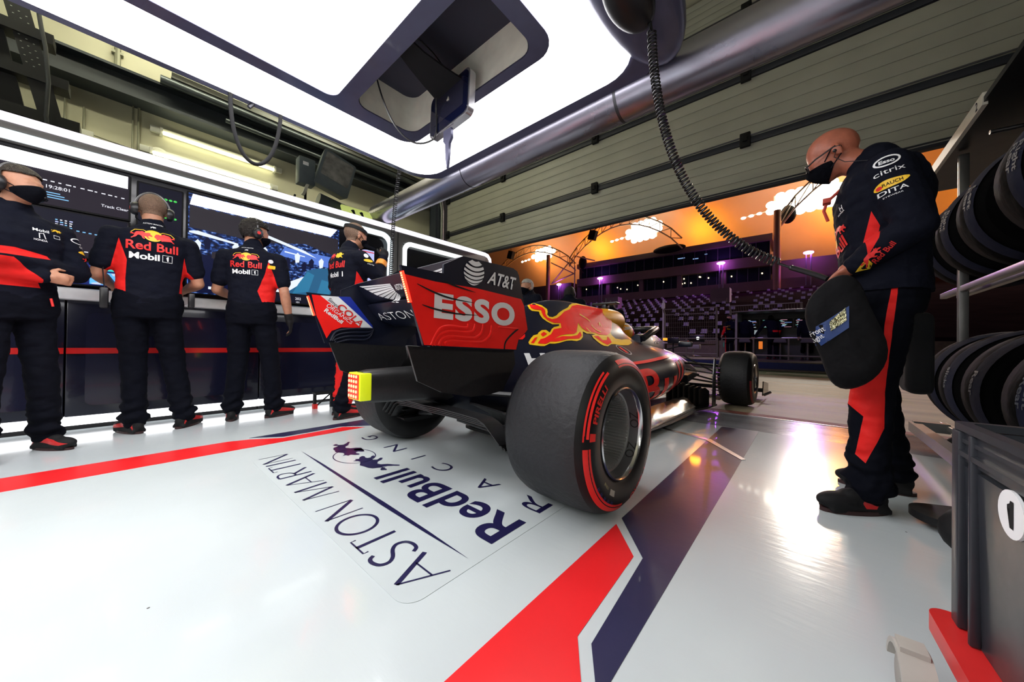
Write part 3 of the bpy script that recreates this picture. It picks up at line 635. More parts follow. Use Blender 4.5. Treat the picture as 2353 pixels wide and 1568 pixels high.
# wing mirrors
for s in (1, -1):
    bm = NB(); box(bm, s*.50-.07, s*.50+.07, 2.60, 2.66, .72, .78, bev=.015); mi_ = c_('mirror', bm, CARN)
    bm = NB(); tube(bm, [(s*.30, 2.62, .69), (s*.45, 2.63, .73)], .008, 6); c_('mirror_stalk', bm, CARB, mi_)
# sidepod inlet and vanes
for s in (1, -1):
    bm = NB(); prism(bm, rrect(.30, .55, .45, .62, .04), frame((0, 2.301, 0), (s, 0, 0), (0, 0, 1)), 0, .004*s); c_('radiator_inlet', bm, BLKM)
# ---- floor and bargeboards
fl = [(.40, .33), (.46, .34), (.48, .35), (.60, .55), (.63, 1.35), (.655, 1.7), (.66, 2.1), (.645, 2.5), (.70, 2.75), (.72, 3.06), (.45, 3.1), (.2, 3.3)]
bm = NB(); prism(bm, fl + [(-x, y) for x, y in reversed(fl)], IX, .052, .072); c_('floor', bm, CARB, smooth=False)
bm = NB(); prism(bm, [(.0, .4), (.16, .4), (.16, 3.4), (.0, 3.4), (-.16, 3.4), (-.16, .4)], IX, .03, .052); c_('plank', bm, mat('plank_wood', (.09, .06, .04), .7), smooth=False)
BR = mat('glossy_black_fin', (.012, .012, .014), .24, coat=.5)
for k in range(9):
    y = 1.22+k*.13; bm = NB(); prism(bm, [(0, 0), (.09, .0), (.11, .03), (.02, .035)], frame((.61 if k > 4 else .60, y, .072), (.25, 1, 0), (0, 0, 1)), -.004, .004); c_('floor_fin', bm, BR)
bm = NB(); loft(bm, [[V((.50, y, .08)), V((.635, y, .075)), V((.64, y, .10)), V((.56, y, .15+.03*math.sin(y*3))), V((.50, y, .19))] for y in (.9, 1.2, 1.5, 1.8, 2.1, 2.3, 2.5)]); c_('floor_ramp', bm, BR)
for s in (1, -1):
    for k in range(7):
        x = .40+k*.04; y = 2.52+k*.05; bm = NB(); prism(bm, [(-.10, .07), (.10, .07), (.10, .30-.012*k), (.02, .36-.015*k), (-.10, .33-.012*k)], frame((s*x, y, 0), (s*.30, 1, 0), (0, 0, 1)), -.003, .003); c_('bargeboard_vane', bm, CARB)
    bm = NB(); prism(bm, [(-.05, .065), (.10, .065), (.09, .57), (.06, .60), (.02, .59), (-.03, .40)], frame((s*.72, 2.88, 0), (0, 1, 0), (0, 0, 1)), -.004, .004); c_('bargeboard_plate', bm, BR)
    for k in range(8):
        z = .13+k*.05; bm = NB(); box(bm, s*.72-.04, s*.72+.04, 2.97, 3.06, z, z+.006); c_('bargeboard_slat', bm, BR)
    bm = NB(); prism(bm, [(2.5, .34), (2.75, .38), (2.95, .40), (2.95, .41), (2.7, .44), (2.5, .42)], frame((s*.5, 0, 0), (0, 1, 0), (0, 0, 1)), -.06, .06); c_('turning_vane', bm, BR, ang=60)
    # front suspension
    for a, b, r_ in (((.20, 3.25, .52), (.80, 3.66, .47), .013), ((.18, 3.9, .50), (.80, 3.72, .47), .013), ((.20, 3.3, .34), (.80, 3.66, .23), .012), ((.17, 4.0, .33), (.80, 3.72, .23), .012), ((.19, 3.62, .60), (.80, 3.66, .26), .010), ((.2, 3.55, .42), (.82, 3.5, .36), .010)):
        bm = NB(); tube(bm, [(s*a[0], a[1], a[2]), (s*b[0], b[1], b[2])], r_, 8); c_('wishbone', bm, BR)
    bm = NB(); prism(bm, rrect(3.50, 3.86, .16, .54, .08), frame((s*.74, 0, 0), (0, 1, 0), (0, 0, 1)), -.03, .03); c_('brake_duct', bm, CARB)
    for a, b, r_ in (((.12, .25, .50), (.62, .02, .46), .014), ((.12, -.15, .45), (.62, -.02, .46), .014), ((.14, .3, .28), (.62, .02, .2), .014), ((.12, -.2, .30), (.62, -.02, .2), .014)):
        bm = NB(); tube(bm, [(s*a[0], a[1], a[2]), (s*b[0], b[1], b[2])], r_, 8); c_('wishbone', bm, CARB)
    bm = NB(); prism(bm, rrect(-.18, .18, .16, .52, .07), frame((s*.575, 0, 0), (0, 1, 0), (0, 0, 1)), -.04, .03); c_('brake_duct', bm, CARB)
    for k in range(4):
        bm = NB(); box(bm, s*.52-.05, s*.52+.05, -.20, -.02, .20+k*.06, .206+k*.06); c_('duct_winglet', bm, CARB)
# ---- front wing glimpse
bm = NB(); loft(bm, [[V((x, 4.45, .10)), V((x, 4.75, .09)), V((x, 4.78, .11)), V((x, 4.5, .15))] for x in (-.98, -.5, .5, .98)]); c_('front_wing', bm, BR)
for s in (1, -1):
    bm = NB(); prism(bm, [(4.3, .07), (4.85, .07), (4.85, .2), (4.35, .26)], frame((s*1.0, 0, 0), (0, 1, 0), (0, 0, 1)), -.006, .006); c_('front_wing_endplate', bm, BR)
    bm = NB(); tube(bm, [(s*1.02, 4.28, .085), (s*1.08, 4.36, .12)], .018, 8); c_('front_wing_tip', bm, ALU)
# ---- rear wing
EP = [(-.79, 1.005), (-.606, 1.004), (-.605, 1.041), (-.509, 1.092), (-.202, 1.094), (-.172, 1.083), (-.161, 1.066), (-.116, .92), (-.084, .803), (-.10, .785), (-.154, .752), (-.17, .697), (-.691, .717)]
REDA = [(-.783, .975), (-.643, .966), (-.43, .967), (-.143, .951), (-.120, .92), (-.090, .803), (-.105, .788), (-.158, .750), (-.174, .701), (-.69, .720), (-.745, .868)]
LOW = [(-.75, .716), (-.174, .697), (-.162, .629), (-.247, .507), (-.337, .496), (-.444, .496), (-.596, .531), (-.706, .583)]
LOWL = [(-.67, .722), (-.174, .697), (-.162, .629), (-.247, .507), (-.337, .496), (-.444, .496), (-.51, .51), (-.606, .555)]
LED = glow('red_led', (1.0, 0.02, 0.008), 4.0, base=(.5, .02, .02)); LEDW = glow('hot_led', (1.0, 0.20, 0.07), 6.0, base=(.8, .3, .2))
rw = {}
for s in (1, -1):
    bm = NB(); prism(bm, EP, side((s*.525, 0, 0)), -.006, .006); ep = c_('rear_wing_endplate', bm, CARN, smooth=False); rw[s] = ep
    if s == 1: ep['label'] = 'red and navy endplate with white fuel lettering'
    else: ep['label'] = 'endplate with red, white and blue drink panel on its inner face'
    # lower plate and its curved flank
    bm = NB(); prism(bm, LOW if s == 1 else LOWL, side((s*.512, 0, 0)), -.005, .005); c_('lower_endplate', bm, CARB, smooth=False)
    # rear light strip
    bm = NB(); M = frame((s*.525, -.783, .985), (1, 0, 0), (0, .32, -1)); prism(bm, [(-.008, 0), (.008, 0), (.008, .115), (-.008, .115)], M, -.004, .004); ls = c_('light_strip', bm, LED, ep, smooth=False)
    for k in range(14):
        bm = NB(); box(bm, -.004, .004, .004+k*.008, .009+k*.008, -.006, .006, M=M); c_('led', bm, LEDW, ls, smooth=False)
def epart(name, bm, m, off=.0075, x=.525): return decal(name, bm, side((x+off, 0, 0)), m, flat=True, parent=rw[1])
epart('red_panel', poly2d(REDA), CARR, .0068)
def fit(bm, q):
    """map unit square artwork (0..1) to a quadrilateral: bl, br, tr, tl"""
    for v in bm.verts:
        u, w = v.co.x, v.co.y
        p = (V(q[0])*(1-u)+V(q[1])*u)*(1-w)+(V(q[3])*(1-u)+V(q[2])*u)*w; v.co = V((p.x, p.y, 0))
    return bm
epart('lettering', fit(text2d('ESSO', 1, 1, bold=.046, space=1.15), [(-.65, .831), (-.191, .819), (-.188, .92), (-.648, .925)]), WHT, .0085)
epart('lettering', fit(text2d('AT&T', 1, 1, bold=.02), [(-.375, .999), (-.195, .990), (-.181, 1.052), (-.349, 1.056)]), WHT, .0085)
# striped globe
gb = NB()
for k in range(6):
    yc = 1-2*(k+.5)/6; 
    def gp(u, v):   # u -1..1 across, v height -1..1, banded sphere tilted
        w = math.sqrt(max(0, 1-v*v)); return (-.449+.057*u*w + .006*v, 1.033+.055*v-.016*(1-u*u)*w*.9)
    t0 = yc+.085+.03*(k in (0,)); t1 = yc-.10
    L = [gp(-1+2*j/14, min(.98, t0)) for j in range(15)]; Lo = [gp(-1+2*j/14, max(-.98, t1)-.05*math.sin(PI*j/14)) for j in range(15)]
    t = bmesh.new(); a = [t.verts.new((x, y, 0)) for x, y in L]; b = [t.verts.new((x, y, 0)) for x, y in Lo]
    for j in range(14): t.faces.new((a[j], a[j+1], b[j+1], b[j]))
    add(gb, t)
epart('globe_emblem', gb, WHT, .0085)
def rib(pts, r, m=CARR, w=.6):
    bm = NB(); P = smoothpoly(pts, 5, False); tube(bm, [(0, a, b) for a, b in P], r, 10)
    for v in bm.verts: v.co.x = v.co.x*w
    bm.transform(Matrix.Translation((.530, 0, 0))); return c_('moulded_rib', bm, m, rw[1])
for pts in ([(-.477, .812), (-.479, .796), (-.50, .792), (-.577, .795), (-.617, .783), (-.642, .750), (-.657, .719)], [(-.437, .812), (-.446, .785), (-.475, .775), (-.577, .775), (-.617, .761), (-.636, .742), (-.645, .719)], [(-.39, .815), (-.398, .778), (-.43, .754), (-.47, .751), (-.577, .755), (-.61, .741), (-.622, .719)], [(-.340, .812), (-.347, .770), (-.385, .738), (-.43, .733), (-.563, .737), (-.595, .724)]):
    rib(pts, .0085)
rib([(-.30, .805), (-.20, .803), (-.161, .803)], .006); rib([(-.161, .803), (-.201, .778), (-.235, .752), (-.252, .73), (-.256, .702)], .006, BLKM)
for pts in ([(-.725, .946), (-.645, .922), (-.566, .908), (-.448, .902)], [(-.703, .871), (-.644, .859), (-.544, .849), (-.424, .850)], [(-.608, .974), (-.546, .961), (-.441, .948)]):
    P = smoothpoly(pts, 4, False); n = len(P); epart('louvre_slot', stroke2d(P, [.001+.007*math.sin(PI*min(1, (i+1)/(n))) for i in range(n)]), BLKM, .0095)
# inner face of the left endplate
def lpart(name, bm, m, off=.0075): return decal(name, bm, side((-.525+off, 0, 0)), m, flat=True, parent=rw[-1])
lpart('red_panel', poly2d([(-.765, .995), (-.72, .995), (-.48, .816), (-.60, .814), (-.655, .79), (-.682, .745), (-.74, .88)]), CARR)
lpart('white_panel', poly2d([(-.72, .995), (-.62, .998), (-.404, .816), (-.48, .816)]), WHT)
lpart('blue_panel', poly2d([(-.62, .998), (-.551, 1.005), (-.409, .835), (-.404, .816)]), mat('blue_print', (.01, .03, .35), .4))
lpart('lettering', fit(text2d('COLA', 1, 1, bold=.02), [(-.632, .930), (-.487, .822), (-.455, .845), (-.60, .962)]), REDP, .009)
lpart('lettering', fit(text2d('Simply', 1, 1), [(-.680, .972), (-.615, .922), (-.600, .936), (-.665, .988)]), NAVY, .009)
lpart('lettering', fit(text2d('ORGANICS', 1, 1), [(-.690, .935), (-.545, .835), (-.53, .85), (-.67, .955)]), WHT, .009)
lpart('lettering', fit(text2d('RedBull', 1, 1, bold=.03), [(-.700, .905), (-.600, .835), (-.587, .852), (-.685, .925)]), WHT, .009)
for k in range(4):
    bm = NB(); P = smoothpoly([(-.40, .81+.0*k), (-.44, .812-.022*k), (-.56, .805-.022*k), (-.63, .785-.022*k), (-.66+.01*k, .73)], 5, False); tube(bm, [(-.517, a, b) for a, b in P], .007, 8); c_('moulded_rib', bm, CARN, rw[-1])
# planes between the endplates
bm = NB(); prism(bm, [(-.44, .962), (-.40, .905), (-.36, .868), (-.25, .835), (-.12, .84), (-.08, .865), (-.2, .885), (-.35, .93), (-.425, .972)], frame((0, 0, 0), (0, 1, 0), (0, 0, 1)), -.52, .52); mp_ = c_('main_plane', bm, CARN, ang=30)
bm = NB(); prism(bm, [(-.515, 1.088), (-.465, 1.01), (-.41, .968), (-.36, .96), (-.345, .972), (-.40, 1.0), (-.47, 1.06), (-.503, 1.095)], frame((0, 0, 0), (0, 1, 0), (0, 0, 1)), -.52, .52); fp = c_('flap', bm, CARN, ang=30)
MF = frame((0, -.412, .966), (1, 0, 0), (0, -.63, .76)); BF = bvh([fp, mp_])
for s in (1, -1):
    wg = NB()
    def O_(t): return (s*(.49-.365*t), .142-.138*math.sin(t*PI/2)**1.2)
    def I_(t): return (s*(.125-.02*t), .118-.078*t)
    for k in range(9):     # fanned feathers
        t0, t1 = k/9, (k+.76)/9
        add(wg, poly2d([I_(t0), O_(t0), O_(t1), I_(t1)]))
    decal('wings_emblem', wg, MF, WHT, BF, .002, .04, fp, .1)
decal('lettering', place2(text2d('ASTON MARTIN', .19, .034, bold=.012), -.095, .075), MF, WHT, BF, .003, .05, fp, .1)
MM = frame((0, -.33, .852), (1, 0, 0), (0, -.6, .8)); decal('lettering', place2(text2d('ASTON MARTIN', .96, .062, bold=-.012), -.48, .035), MM, WHT, BF, .003, .03, mp_, .3)
# pillar, crash box and rain light
bm = NB(); prism(bm, [(-.30, .60), (-.05, .62), (-.10, .86), (-.30, .94), (-.36, .90)], side(), -.012, .012); c_('wing_pillar', bm, CARB, smooth=False)
bm = NB(); rg = []
for y, w, z0, z1 in ((-.70, .062, .445, .585), (-.66, .07, .438, .592), (-.4, .085, .425, .60), (0, .12, .38, .62)):
    rg.append([V((a*w, y, (z0+z1)/2+b*(z1-z0)/2)) for a, b in ((1, -.8), (1, .55), (.8, .88), (.4, 1), (-.4, 1), (-.8, .88), (-1, .55), (-1, -.8), (-.8, -1), (.8, -1))])
loft(bm, rg); cbx = c_('crash_box', bm, CARB, ang=50)
bm = NB(); box(bm, -.064, .070, -.730, -.676, .452, .580, bev=.004); rl = c_('rain_light', bm, mat('yellow_reflective', (.75, .85, .02), .4, emit=(.8, .95, .0), es=.25))
bm = NB(); box(bm, -.060, .056, -.7335, -.729, .458, .574); c_('lens', bm, mat('red_lens', (.25, .01, .01), .3, emit=(1, .03, .01), es=.6), rl, smooth=False)
for i in range(5):
    for j in range(4):
        bm = NB(); ell(bm, (-.045+j*.027, -.735, .470+i*.0235), (.0065, .003, .0075), n=10); c_('led', bm, LEDW, rl)
# diffuser
for k in range(4):
    pts = []
    for j in range(25):
        t = -1+2*j/24; x = .56*t; a = abs(t)
        z = .385-.016*k - .03*a*a - (.085*max(0, a-.80)/.2 if a > .8 else 0)
        pts.append((x, -.36+.02*k+.05*a, z))
    bm = NB(); rg = [[V(p)+V((0, 0, 0)), V(p)+V((0, .10, -.004)), V(p)+V((0, .10, -.008)), V(p)+V((0, 0, -.006))] for p in pts]; loft(bm, rg); c_('diffuser_slat', bm, CARB, ang=50)
bm = NB(); rg = [[V((x, -.12, z1+.06)), V((x, .50, .09)), V((x, .50, .075)), V((x, -.12, z1+.05))] for x, z1 in ((-.5, .25), (-.4, .31), (-.2, .325), (0, .33), (.2, .325), (.4, .31), (.5, .25))]; loft(bm, rg); c_('diffuser_roof', bm, CARB, ang=50)
# ---- wheels
def make_wheel(cx, cy, s, width, rad, rim, red, rear):
    w = build('wheel', NB(), RUB, car); w.location = (cx, cy, rad); w.rotation_euler = (0, 0, 0 if s == 1 else PI)
    # local: +x outward; centre of the outer face at x=0
    A = Matrix(((0, 0, 1, 0), (1, 0, 0, 0), (0, 1, 0, 0), (0, 0, 0, 1)))    # lathe (r cos, r sin, h) -> (x=h, y=r cos, z=r sin)
    k = rad/.35; W_ = width
    tread = [(.335*k, -.045), (.3445*k, -.075), (.349*k, -.115), (.35*k, -.17), (.35*k, -W_+.17), (.349*k, -W_+.115), (.3445*k, -W_+.075), (.335*k, -W_+.045)]
    bm = NB(); lathe(bm, tread, A, 96)
    t = build('tread', bm, RUB, w, ang=60)
    bm = NB(); lathe(bm, [(rim, -.018), (rim+.02, -.004), (.26*k, .0), (.30*k, -.006), (.322*k, -.024), (.335*k, -.045)], A, 96); lathe(bm, [(rim, -W_+.01), (.26*k, -W_), (.31*k, -W_+.015), (.335*k, -W_+.045)], A, 96)
    sw = build('sidewall', bm, RUBS, w, ang=60)
    def prof(r):   # outer face height at radius r
        r = r/k
        for (r0, h0), (r1, h1) in zip([(.2, -.004), (.26, 0), (.30, -.006), (.322, -.024), (.335, -.045)], [(.26, 0), (.30, -.006), (.322, -.024), (.335, -.045), (.36, -.08)]):
            if r <= r1: return h0+(h1-h0)*(r-r0)/(r1-r0)
        return -.05
    def arcband(a0, a1, r0, r1, m):
        n = max(4, int(abs(a1-a0)/4)); rg = []
        for j in range(n+1):
            a = R(a0+(a1-a0)*j/n); rg.append([V((prof(r)+.0012, r*math.cos(a), r*math.sin(a))) for r in (r0, (r0+r1)/2, r1)])
        bm = NB(); loft(bm, rg, cap=False, closed=False); return build('marking', bm, m, sw)
    def arctext(s_, a_mid, r0, h, wd, bold, m, flip=1):
        bm = text2d(s_, wd, h, bold=bold); gridcut(bm, .01)
        for v in bm.verts:
            r = r0+v.co.y; a = R(a_mid) - (v.co.x-wd/2)/(r0+h/2); v.co = V((prof(r)+.0014, r*math.cos(a), r*math.sin(a)))
        me = bpy.data.meshes.new('lettering'); bm.to_mesh(me); bm.free(); me.materials.append(m); o = bpy.data.objects.new('lettering', me); COL.objects.link(o); o.parent = sw
    arcband(103, -22, .288*k, .318*k, red); arcband(181, 266, .288*k, .318*k, red)
    if rear:
        arctext('PIRELLI', 146, .262*k, .026, .16, .03, red); arctext('PIRELLI', 146, .262*k, .03, .012, .03, red)
        arcband(119, 174, .300*k, .308*k, red); arcband(122, 172, .313*k, .319*k, red); arcband(170, 176, .262*k, .319*k, red)
        arctext('P ZERO', 299, .285*k, .030, .19, .03, red)
        arcband(236, 246, .235*k, .258*k, mat('label_grey', (.45, .44, .38), .6)); arctext('17A18', 226, .236*k, .012, .04, .0, mat('pale_yellow_print', (.5, .5, .25), .6))
        for a in (217, 224, 231, 238, 245): arctext('W', a, .275*k, .018, .02, -.01, mat('blue_crayon', (.05, .08, .35), .7))
    # rim
    bm = NB(); lathe(bm, [(rim+.001, -.02), (rim+.001, -.008), (rim-.004, -.004), (rim-.009, -.010), (rim-.012, -.022)], A, 80); rm = build('rim', bm, CHR, w)
    bm = NB(); lathe(bm, [(rim-.012, -.022), (rim-.016, -.04), (rim-.020, -.062)], A, 64); build('rim_well', bm, mat('rim_dark', (.13, .13, .14), .4, metal=.5), rm)
    if rear:
        bm = NB(); lathe(bm, [(rim-.020, -.062), (rim-.028, -.064), (rim-.03, -.19)], A, 64)
        for j in range(66):
            a = 2*PI*j/66; u = V((0, math.cos(a), math.sin(a))); v_ = V((0, -math.sin(a), math.cos(a))); r0 = rim-.030
            p = [u*r0+v_*.0022, u*(r0-.016)+v_*.0012, u*(r0-.016)-v_*.0012, u*r0-v_*.0022]
            loft(bm, [[q+V((-.066, 0, 0)) for q in p], [q+V((-.192, 0, 0)) for q in p]])
        build('heat_fins', bm, mat('fin_metal', (.62, .62, .61), .3, metal=0.7), rm, ang=20)
        bm = NB(); lathe(bm, [(rim-.02, -.192), (0.01, -.192)], A, 48); build('rim_disc', bm, mat('hub_dark', (.06, .065, .07), .5, metal=.5), rm)
        for j in range(10):
            a = 2*PI*j/10; bm = NB(); tube(bm, [(-.18, .03*math.cos(a), .03*math.sin(a)), (-.165, (rim-.035)*math.cos(a), (rim-.035)*math.sin(a))], .006, 6); build('spoke', bm, ALU, rm)
        bm = NB(); lathe(bm, [(0.001, -.14), (.03, -.14), (.035, -.19)], A, 24); build('wheel_nut', bm, ALU, rm)
        OZM = mat('rim_print', (.012, .012, .014), .5)
        for a in (8, -38, 150, 195):
            bm = text2d('OZ', .075, .045, bold=.0)
            for v in bm.verts:
                hh = v.co.y; aa = R(a)+(v.co.x-.037)/(rim-.02)
                rr_ = rim-.0155-.11*hh; v.co = V((-.021-hh*.9, rr_*math.cos(aa), rr_*math.sin(aa)))
            me = bpy.data.meshes.new('lettering'); bm.to_mesh(me); bm.free(); me.materials.append(OZM); o = bpy.data.objects.new('lettering', me); COL.objects.link(o); o.parent = rm
    else:
        bm = NB(); lathe(bm, [(rim-.022, -.06), (rim-.05, -.09), (.05, -.11), (.001, -.10)], A, 48); build('rim_disc', bm, mat('hub_dark', (.06, .065, .07), .5, metal=.5), rm)
        bm = NB(); lathe(bm, [(rim-.018, -.045), (rim-.024, -.04), (rim-.03, -.05)], A, 64); build('rim_ring', bm, CHR, rm)
        for j in range(10):
            a = 2*PI*j/10; bm = NB(); tube(bm, [(-.085, .03*math.cos(a), .03*math.sin(a)), (-.06, (rim-.03)*math.cos(a+.3), (rim-.03)*math.sin(a+.3))], .008, 6); build('spoke', bm, DKM, rm)
        bm = NB(); lathe(bm, [(.001, -.05), (.022, -.055), (.03, -.10)], A, 20); build('wheel_nut', bm, mat('green_nut', (.25, .5, .05), .4), rm)
    return w
redd = mat('faded_red_marking', (.30, .02, .03), .5)
make_wheel(1.015, 0, 1, .435, .352, .196, REDT, True); make_wheel(-1.015, 0, -1, .435, .352, .196, REDT, True)
make_wheel(1.0, 3.69, 1, .36, .338, .180, redd, False); make_wheel(-1.0, 3.69, -1, .36, .338, .180, redd, False)
# ---- driver in the cockpit
dv = thing('person', 'driver in an orange and red patterned helmet seated in the racing car', 'person', tuple(car.matrix_basis @ V((0, 2.1, .5))), R(-1.8))
bm = NB(); ell(bm, (0, .01, .345), (.122, .150, .128), n=24); cap_(bm, (0, 0, .2), (0, 0, .05), .07, .12); ell(bm, (0, .0, .05), (.20, .14, .10)); hb = remesh('body', bm, .010, CARN, dv)
bm = NB(); ell(bm, (0, .01, .347), (.127, .156, .133), n=32); hm = build('helmet', bm, CARO, dv); BH = bvh([hm])
def harts(poly, m, o): return decal('helmet_pattern', poly2d(poly), side((.4, 0, 0)), m, BH, o, .03, hm, .4)
harts([(-.13, .38), (-.05, .46), (.06, .47), (.12, .42), (.06, .42), (-.02, .40)], WHT, .002)
harts([(.0, .34), (.05, .40), (.12, .39), (.15, .34), (.12, .30), (.05, .31), (.02, .29)], CARR, .003)
bm = NB(); ell(bm, (0, .075, .355), (.108, .10, .045), n=24); build('visor', bm, BLKP, hm)
# ============================================================ pit lane, pit wall and grandstand
ASPH = mat('pit_lane_concrete', (0.34, 0.29, 0.205), 0.62, noise=0.5, scale=1.6, bump=0.25, bscale=8, stretch=(0.10, 1.7, 1), spec=0.35)
bm = NB(); box(bm, -60, 40, 4.36, 13.2, -0.10, -0.004); struct('pit_lane_ground', bm, ASPH, smooth=False)
bm = NB(); box(bm, -60, 40, 17.6, 62, -0.12, -0.02); struct('track_ground', bm, mat('dark_asphalt', (.05, .05, .05), .8, bump=.2), smooth=False)
def flat(name, x0, x1, y0, y1, m, label, z=0.0):
    bm = NB(); box(bm, x0, x1, y0, y1, z-.004, z); return tag(build(name, bm, m, smooth=False), label, 'pit lane marking')
flat('pit_lane_stripe', -60, 30, 4.42, 4.56, mat('red_brown_paint', (.22, .05, .035), .7, noise=.3, scale=9), 'red-brown strip just outside the garage door', .002)
flat('pit_lane_stripe', -60, 30, 4.372, 4.392, mat('rail_metal', (.4, .4, .42), .3, metal=.9), 'narrow metal rail along the garage threshold', .003)
flat('pit_lane_stripe', -60, 30, 11.3, 13.2, mat('green_paint', (.05, .13, .03), .7, noise=.2), 'green painted band along the far edge of the pit lane', .002)
flat('pit_lane_stripe', -0.9, 6, 11.95, 12.15, mat('white_paint', (.7, .7, .6), .7), 'white line on the pit lane beyond the person in glasses', .006)
# kerb and platform
bm = NB(); box(bm, -60, 40, 13.2, 13.45, -0.02, .05); box(bm, -60, 40, 13.45, 17.6, -0.02, .28); struct('pit_wall_platform', bm, mat('grey_brown_concrete', (.20, .17, .12), .8, noise=.15), smooth=False)
bm = NB(); box(bm, -60, 40, 13.43, 13.452, .05, .25); tag(build('kerb_face', bm, mat('blue_kerb_paint', (.015, .03, .13), .6), smooth=False), 'long blue painted kerb face below the pit wall', 'kerb')
bm = NB(); box(bm, -60, 40, 17.2, 17.5, .28, 1.0); struct('pit_wall', bm, mat('sand_wall', (.17, .14, .085), .8, noise=.12), smooth=False)
decal('bay_number', place2(text2d('16', .22, .2, bold=.02), -2.80, .72), frame((0, 17.19, 0), (1, 0, 0), (0, 0, 1)), mat('green_print', (.05, .45, .2), .6), flat=True)
tag(bpy.data.objects['bay_number'], 'small green bay number on the sand coloured pit wall', 'sign')
FNC = mat('galvanised_wire', (.24, .23, .15), .5, metal=.3)
def fence(x0, x1, z0, z1, lab, topbar=True, y=16.9):
    t = thing('fence_panel', lab, 'fence', ((x0+x1)/2, y, 0), group='wire fence panels on the pit wall'); w = (x1-x0)/2
    for s in (-1, 1):
        bm = NB(); tube(bm, [(s*w, 0, .28), (s*w, 0, z1-.22), (s*w, -.18, z1)], .035, 6); build('post', bm, FNC, t)
    bm = NB(); tube(bm, [(-w, -.18, z1), (w, -.18, z1)], .022, 6); tube(bm, [(-w, 0, z1-.24), (w, 0, z1-.24)], .022, 6); tube(bm, [(-w, 0, z0), (w, 0, z0)], .02, 6); build('rail', bm, FNC, t)
    bm = NB(); n = int(2*w/.085)
    for k in range(n): x = -w+2*w*(k+.5)/n; tube(bm, [(x, 0, z0), (x, 0, z1-.22), (x, -.18, z1)], .006, 4)
    for k in range(int((z1-z0)/.2)): tube(bm, [(-w, .01, z0+.2*k), (w, .01, z0+.2*k)], .005, 4)
    build('wire_mesh', bm, FNC, t)
fence(-9.9, -7.25, 1.0, 2.43, 'wire fence panel just above the car nose side of the engine cover')
fence(-5.15, -3.0, 1.0, 2.43, 'middle wire fence panel with the white post, left of the standing mechanic')
fence(-2.5, -.2, 1.9, 2.43, 'wire fence panel above the pit wall stand')
bm = NB(); tube(bm, [(-5.2, 16.85, .28), (-5.2, 16.85, 2.9)], .045, 8); box(bm, -5.28, -5.14, 16.8, 16.9, 2.5, 2.75); tag(build('signal_post', bm, mat('cream_post', (.6, .6, .45), .5)), 'cream signal post at the left end of the middle fence panel', 'post')
for x0, x1, z, lab in ((-7.2, -2.7, 1.05, 'low hand rail on the platform left of the pit wall stand'), (-2.55, 1.5, 1.05, 'low hand rail in front of the pit wall stand')):
    t = thing('hand_rail', lab, 'railing', ((x0+x1)/2, 15.4, .28)); w = (x1-x0)/2
    bm = NB(); tube(bm, [(-w, 0, z-.28), (w, 0, z-.28)], .025, 6); tube(bm, [(-w, 0, .15), (w, 0, .15)], .03, 6); build('rail', bm, FNC, t)
    n = int((x1-x0)/.95)+1
    for k in range(n): x = -w+2*w*k/(n-1); bm = NB(); tube(bm, [(x, 0, 0), (x, 0, z-.28)], .028, 6); build('post', bm, FNC, t)
# pit wall stand
ps = thing('pit_wall_stand', 'black roofed pit wall stand with a row of screens', 'pit stand', (-1.0, 16.2, .28))
bm = NB(); box(bm, -1.15, 1.9, -.9, .7, 1.76, 1.80, bev=.01); build('roof', bm, mat('roof_grey', (.12, .11, .08), .4), ps)
bm = NB(); box(bm, -1.12, -1.05, -.8, .6, 0, 1.76); build('side_post', bm, mat('grey_post', (.25, .24, .18), .5), ps)
bm = NB(); box(bm, -1.05, 1.85, .45, .55, .0, 1.76); build('back_panel', bm, BLKP, ps)
bm = NB(); box(bm, -1.05, 1.85, .05, .5, .78, .82, bev=.01); build('desk', bm, ALU, ps)
for k in range(4):
    x = -.96+k*.52; bm = NB(); box(bm, x, x+.46, .40, .44, 1.20, 1.55, bev=.01); s_ = build('screen', bm, BLKP, ps)
    rnd = random.Random(k)
    for j in range(9):
        a, b = x+.03+rnd.random()*.2, 1.23+j*.034; bm = NB(); box(bm, a, a+.06+rnd.random()*.16, .394, .398, b, b+.012+.012*rnd.random()); build('readout', bm, glow(['screen_white', 'screen_teal', 'screen_rose', 'screen_blue'][(j+k) % 4], [(.7, .8, .85), (.2, .55, .5), (.6, .3, .4), (.2, .35, .8)][(j+k) % 4], .7, base=(.1, .1, .1)), s_, smooth=False)
bm = NB(); box(bm, -.66, -.5, .3, .32, .95, 1.12); build('paper_sheet', bm, glow('glowing_paper', (.6, .7, .75), .35), ps)  # sheet glows by itself in place of light falling on it
bm = NB(); box(bm, -.38, -.26, -.85, -.82, .38, .66, bev=.01); tag(build('warning_board', bm, glow('orange_board', (1, .25, .03), .5, base=(.9, .25, .03)), loc=(-1.0, 16.2, .28)), 'orange board hanging on the rail by the pit wall stand', 'board')
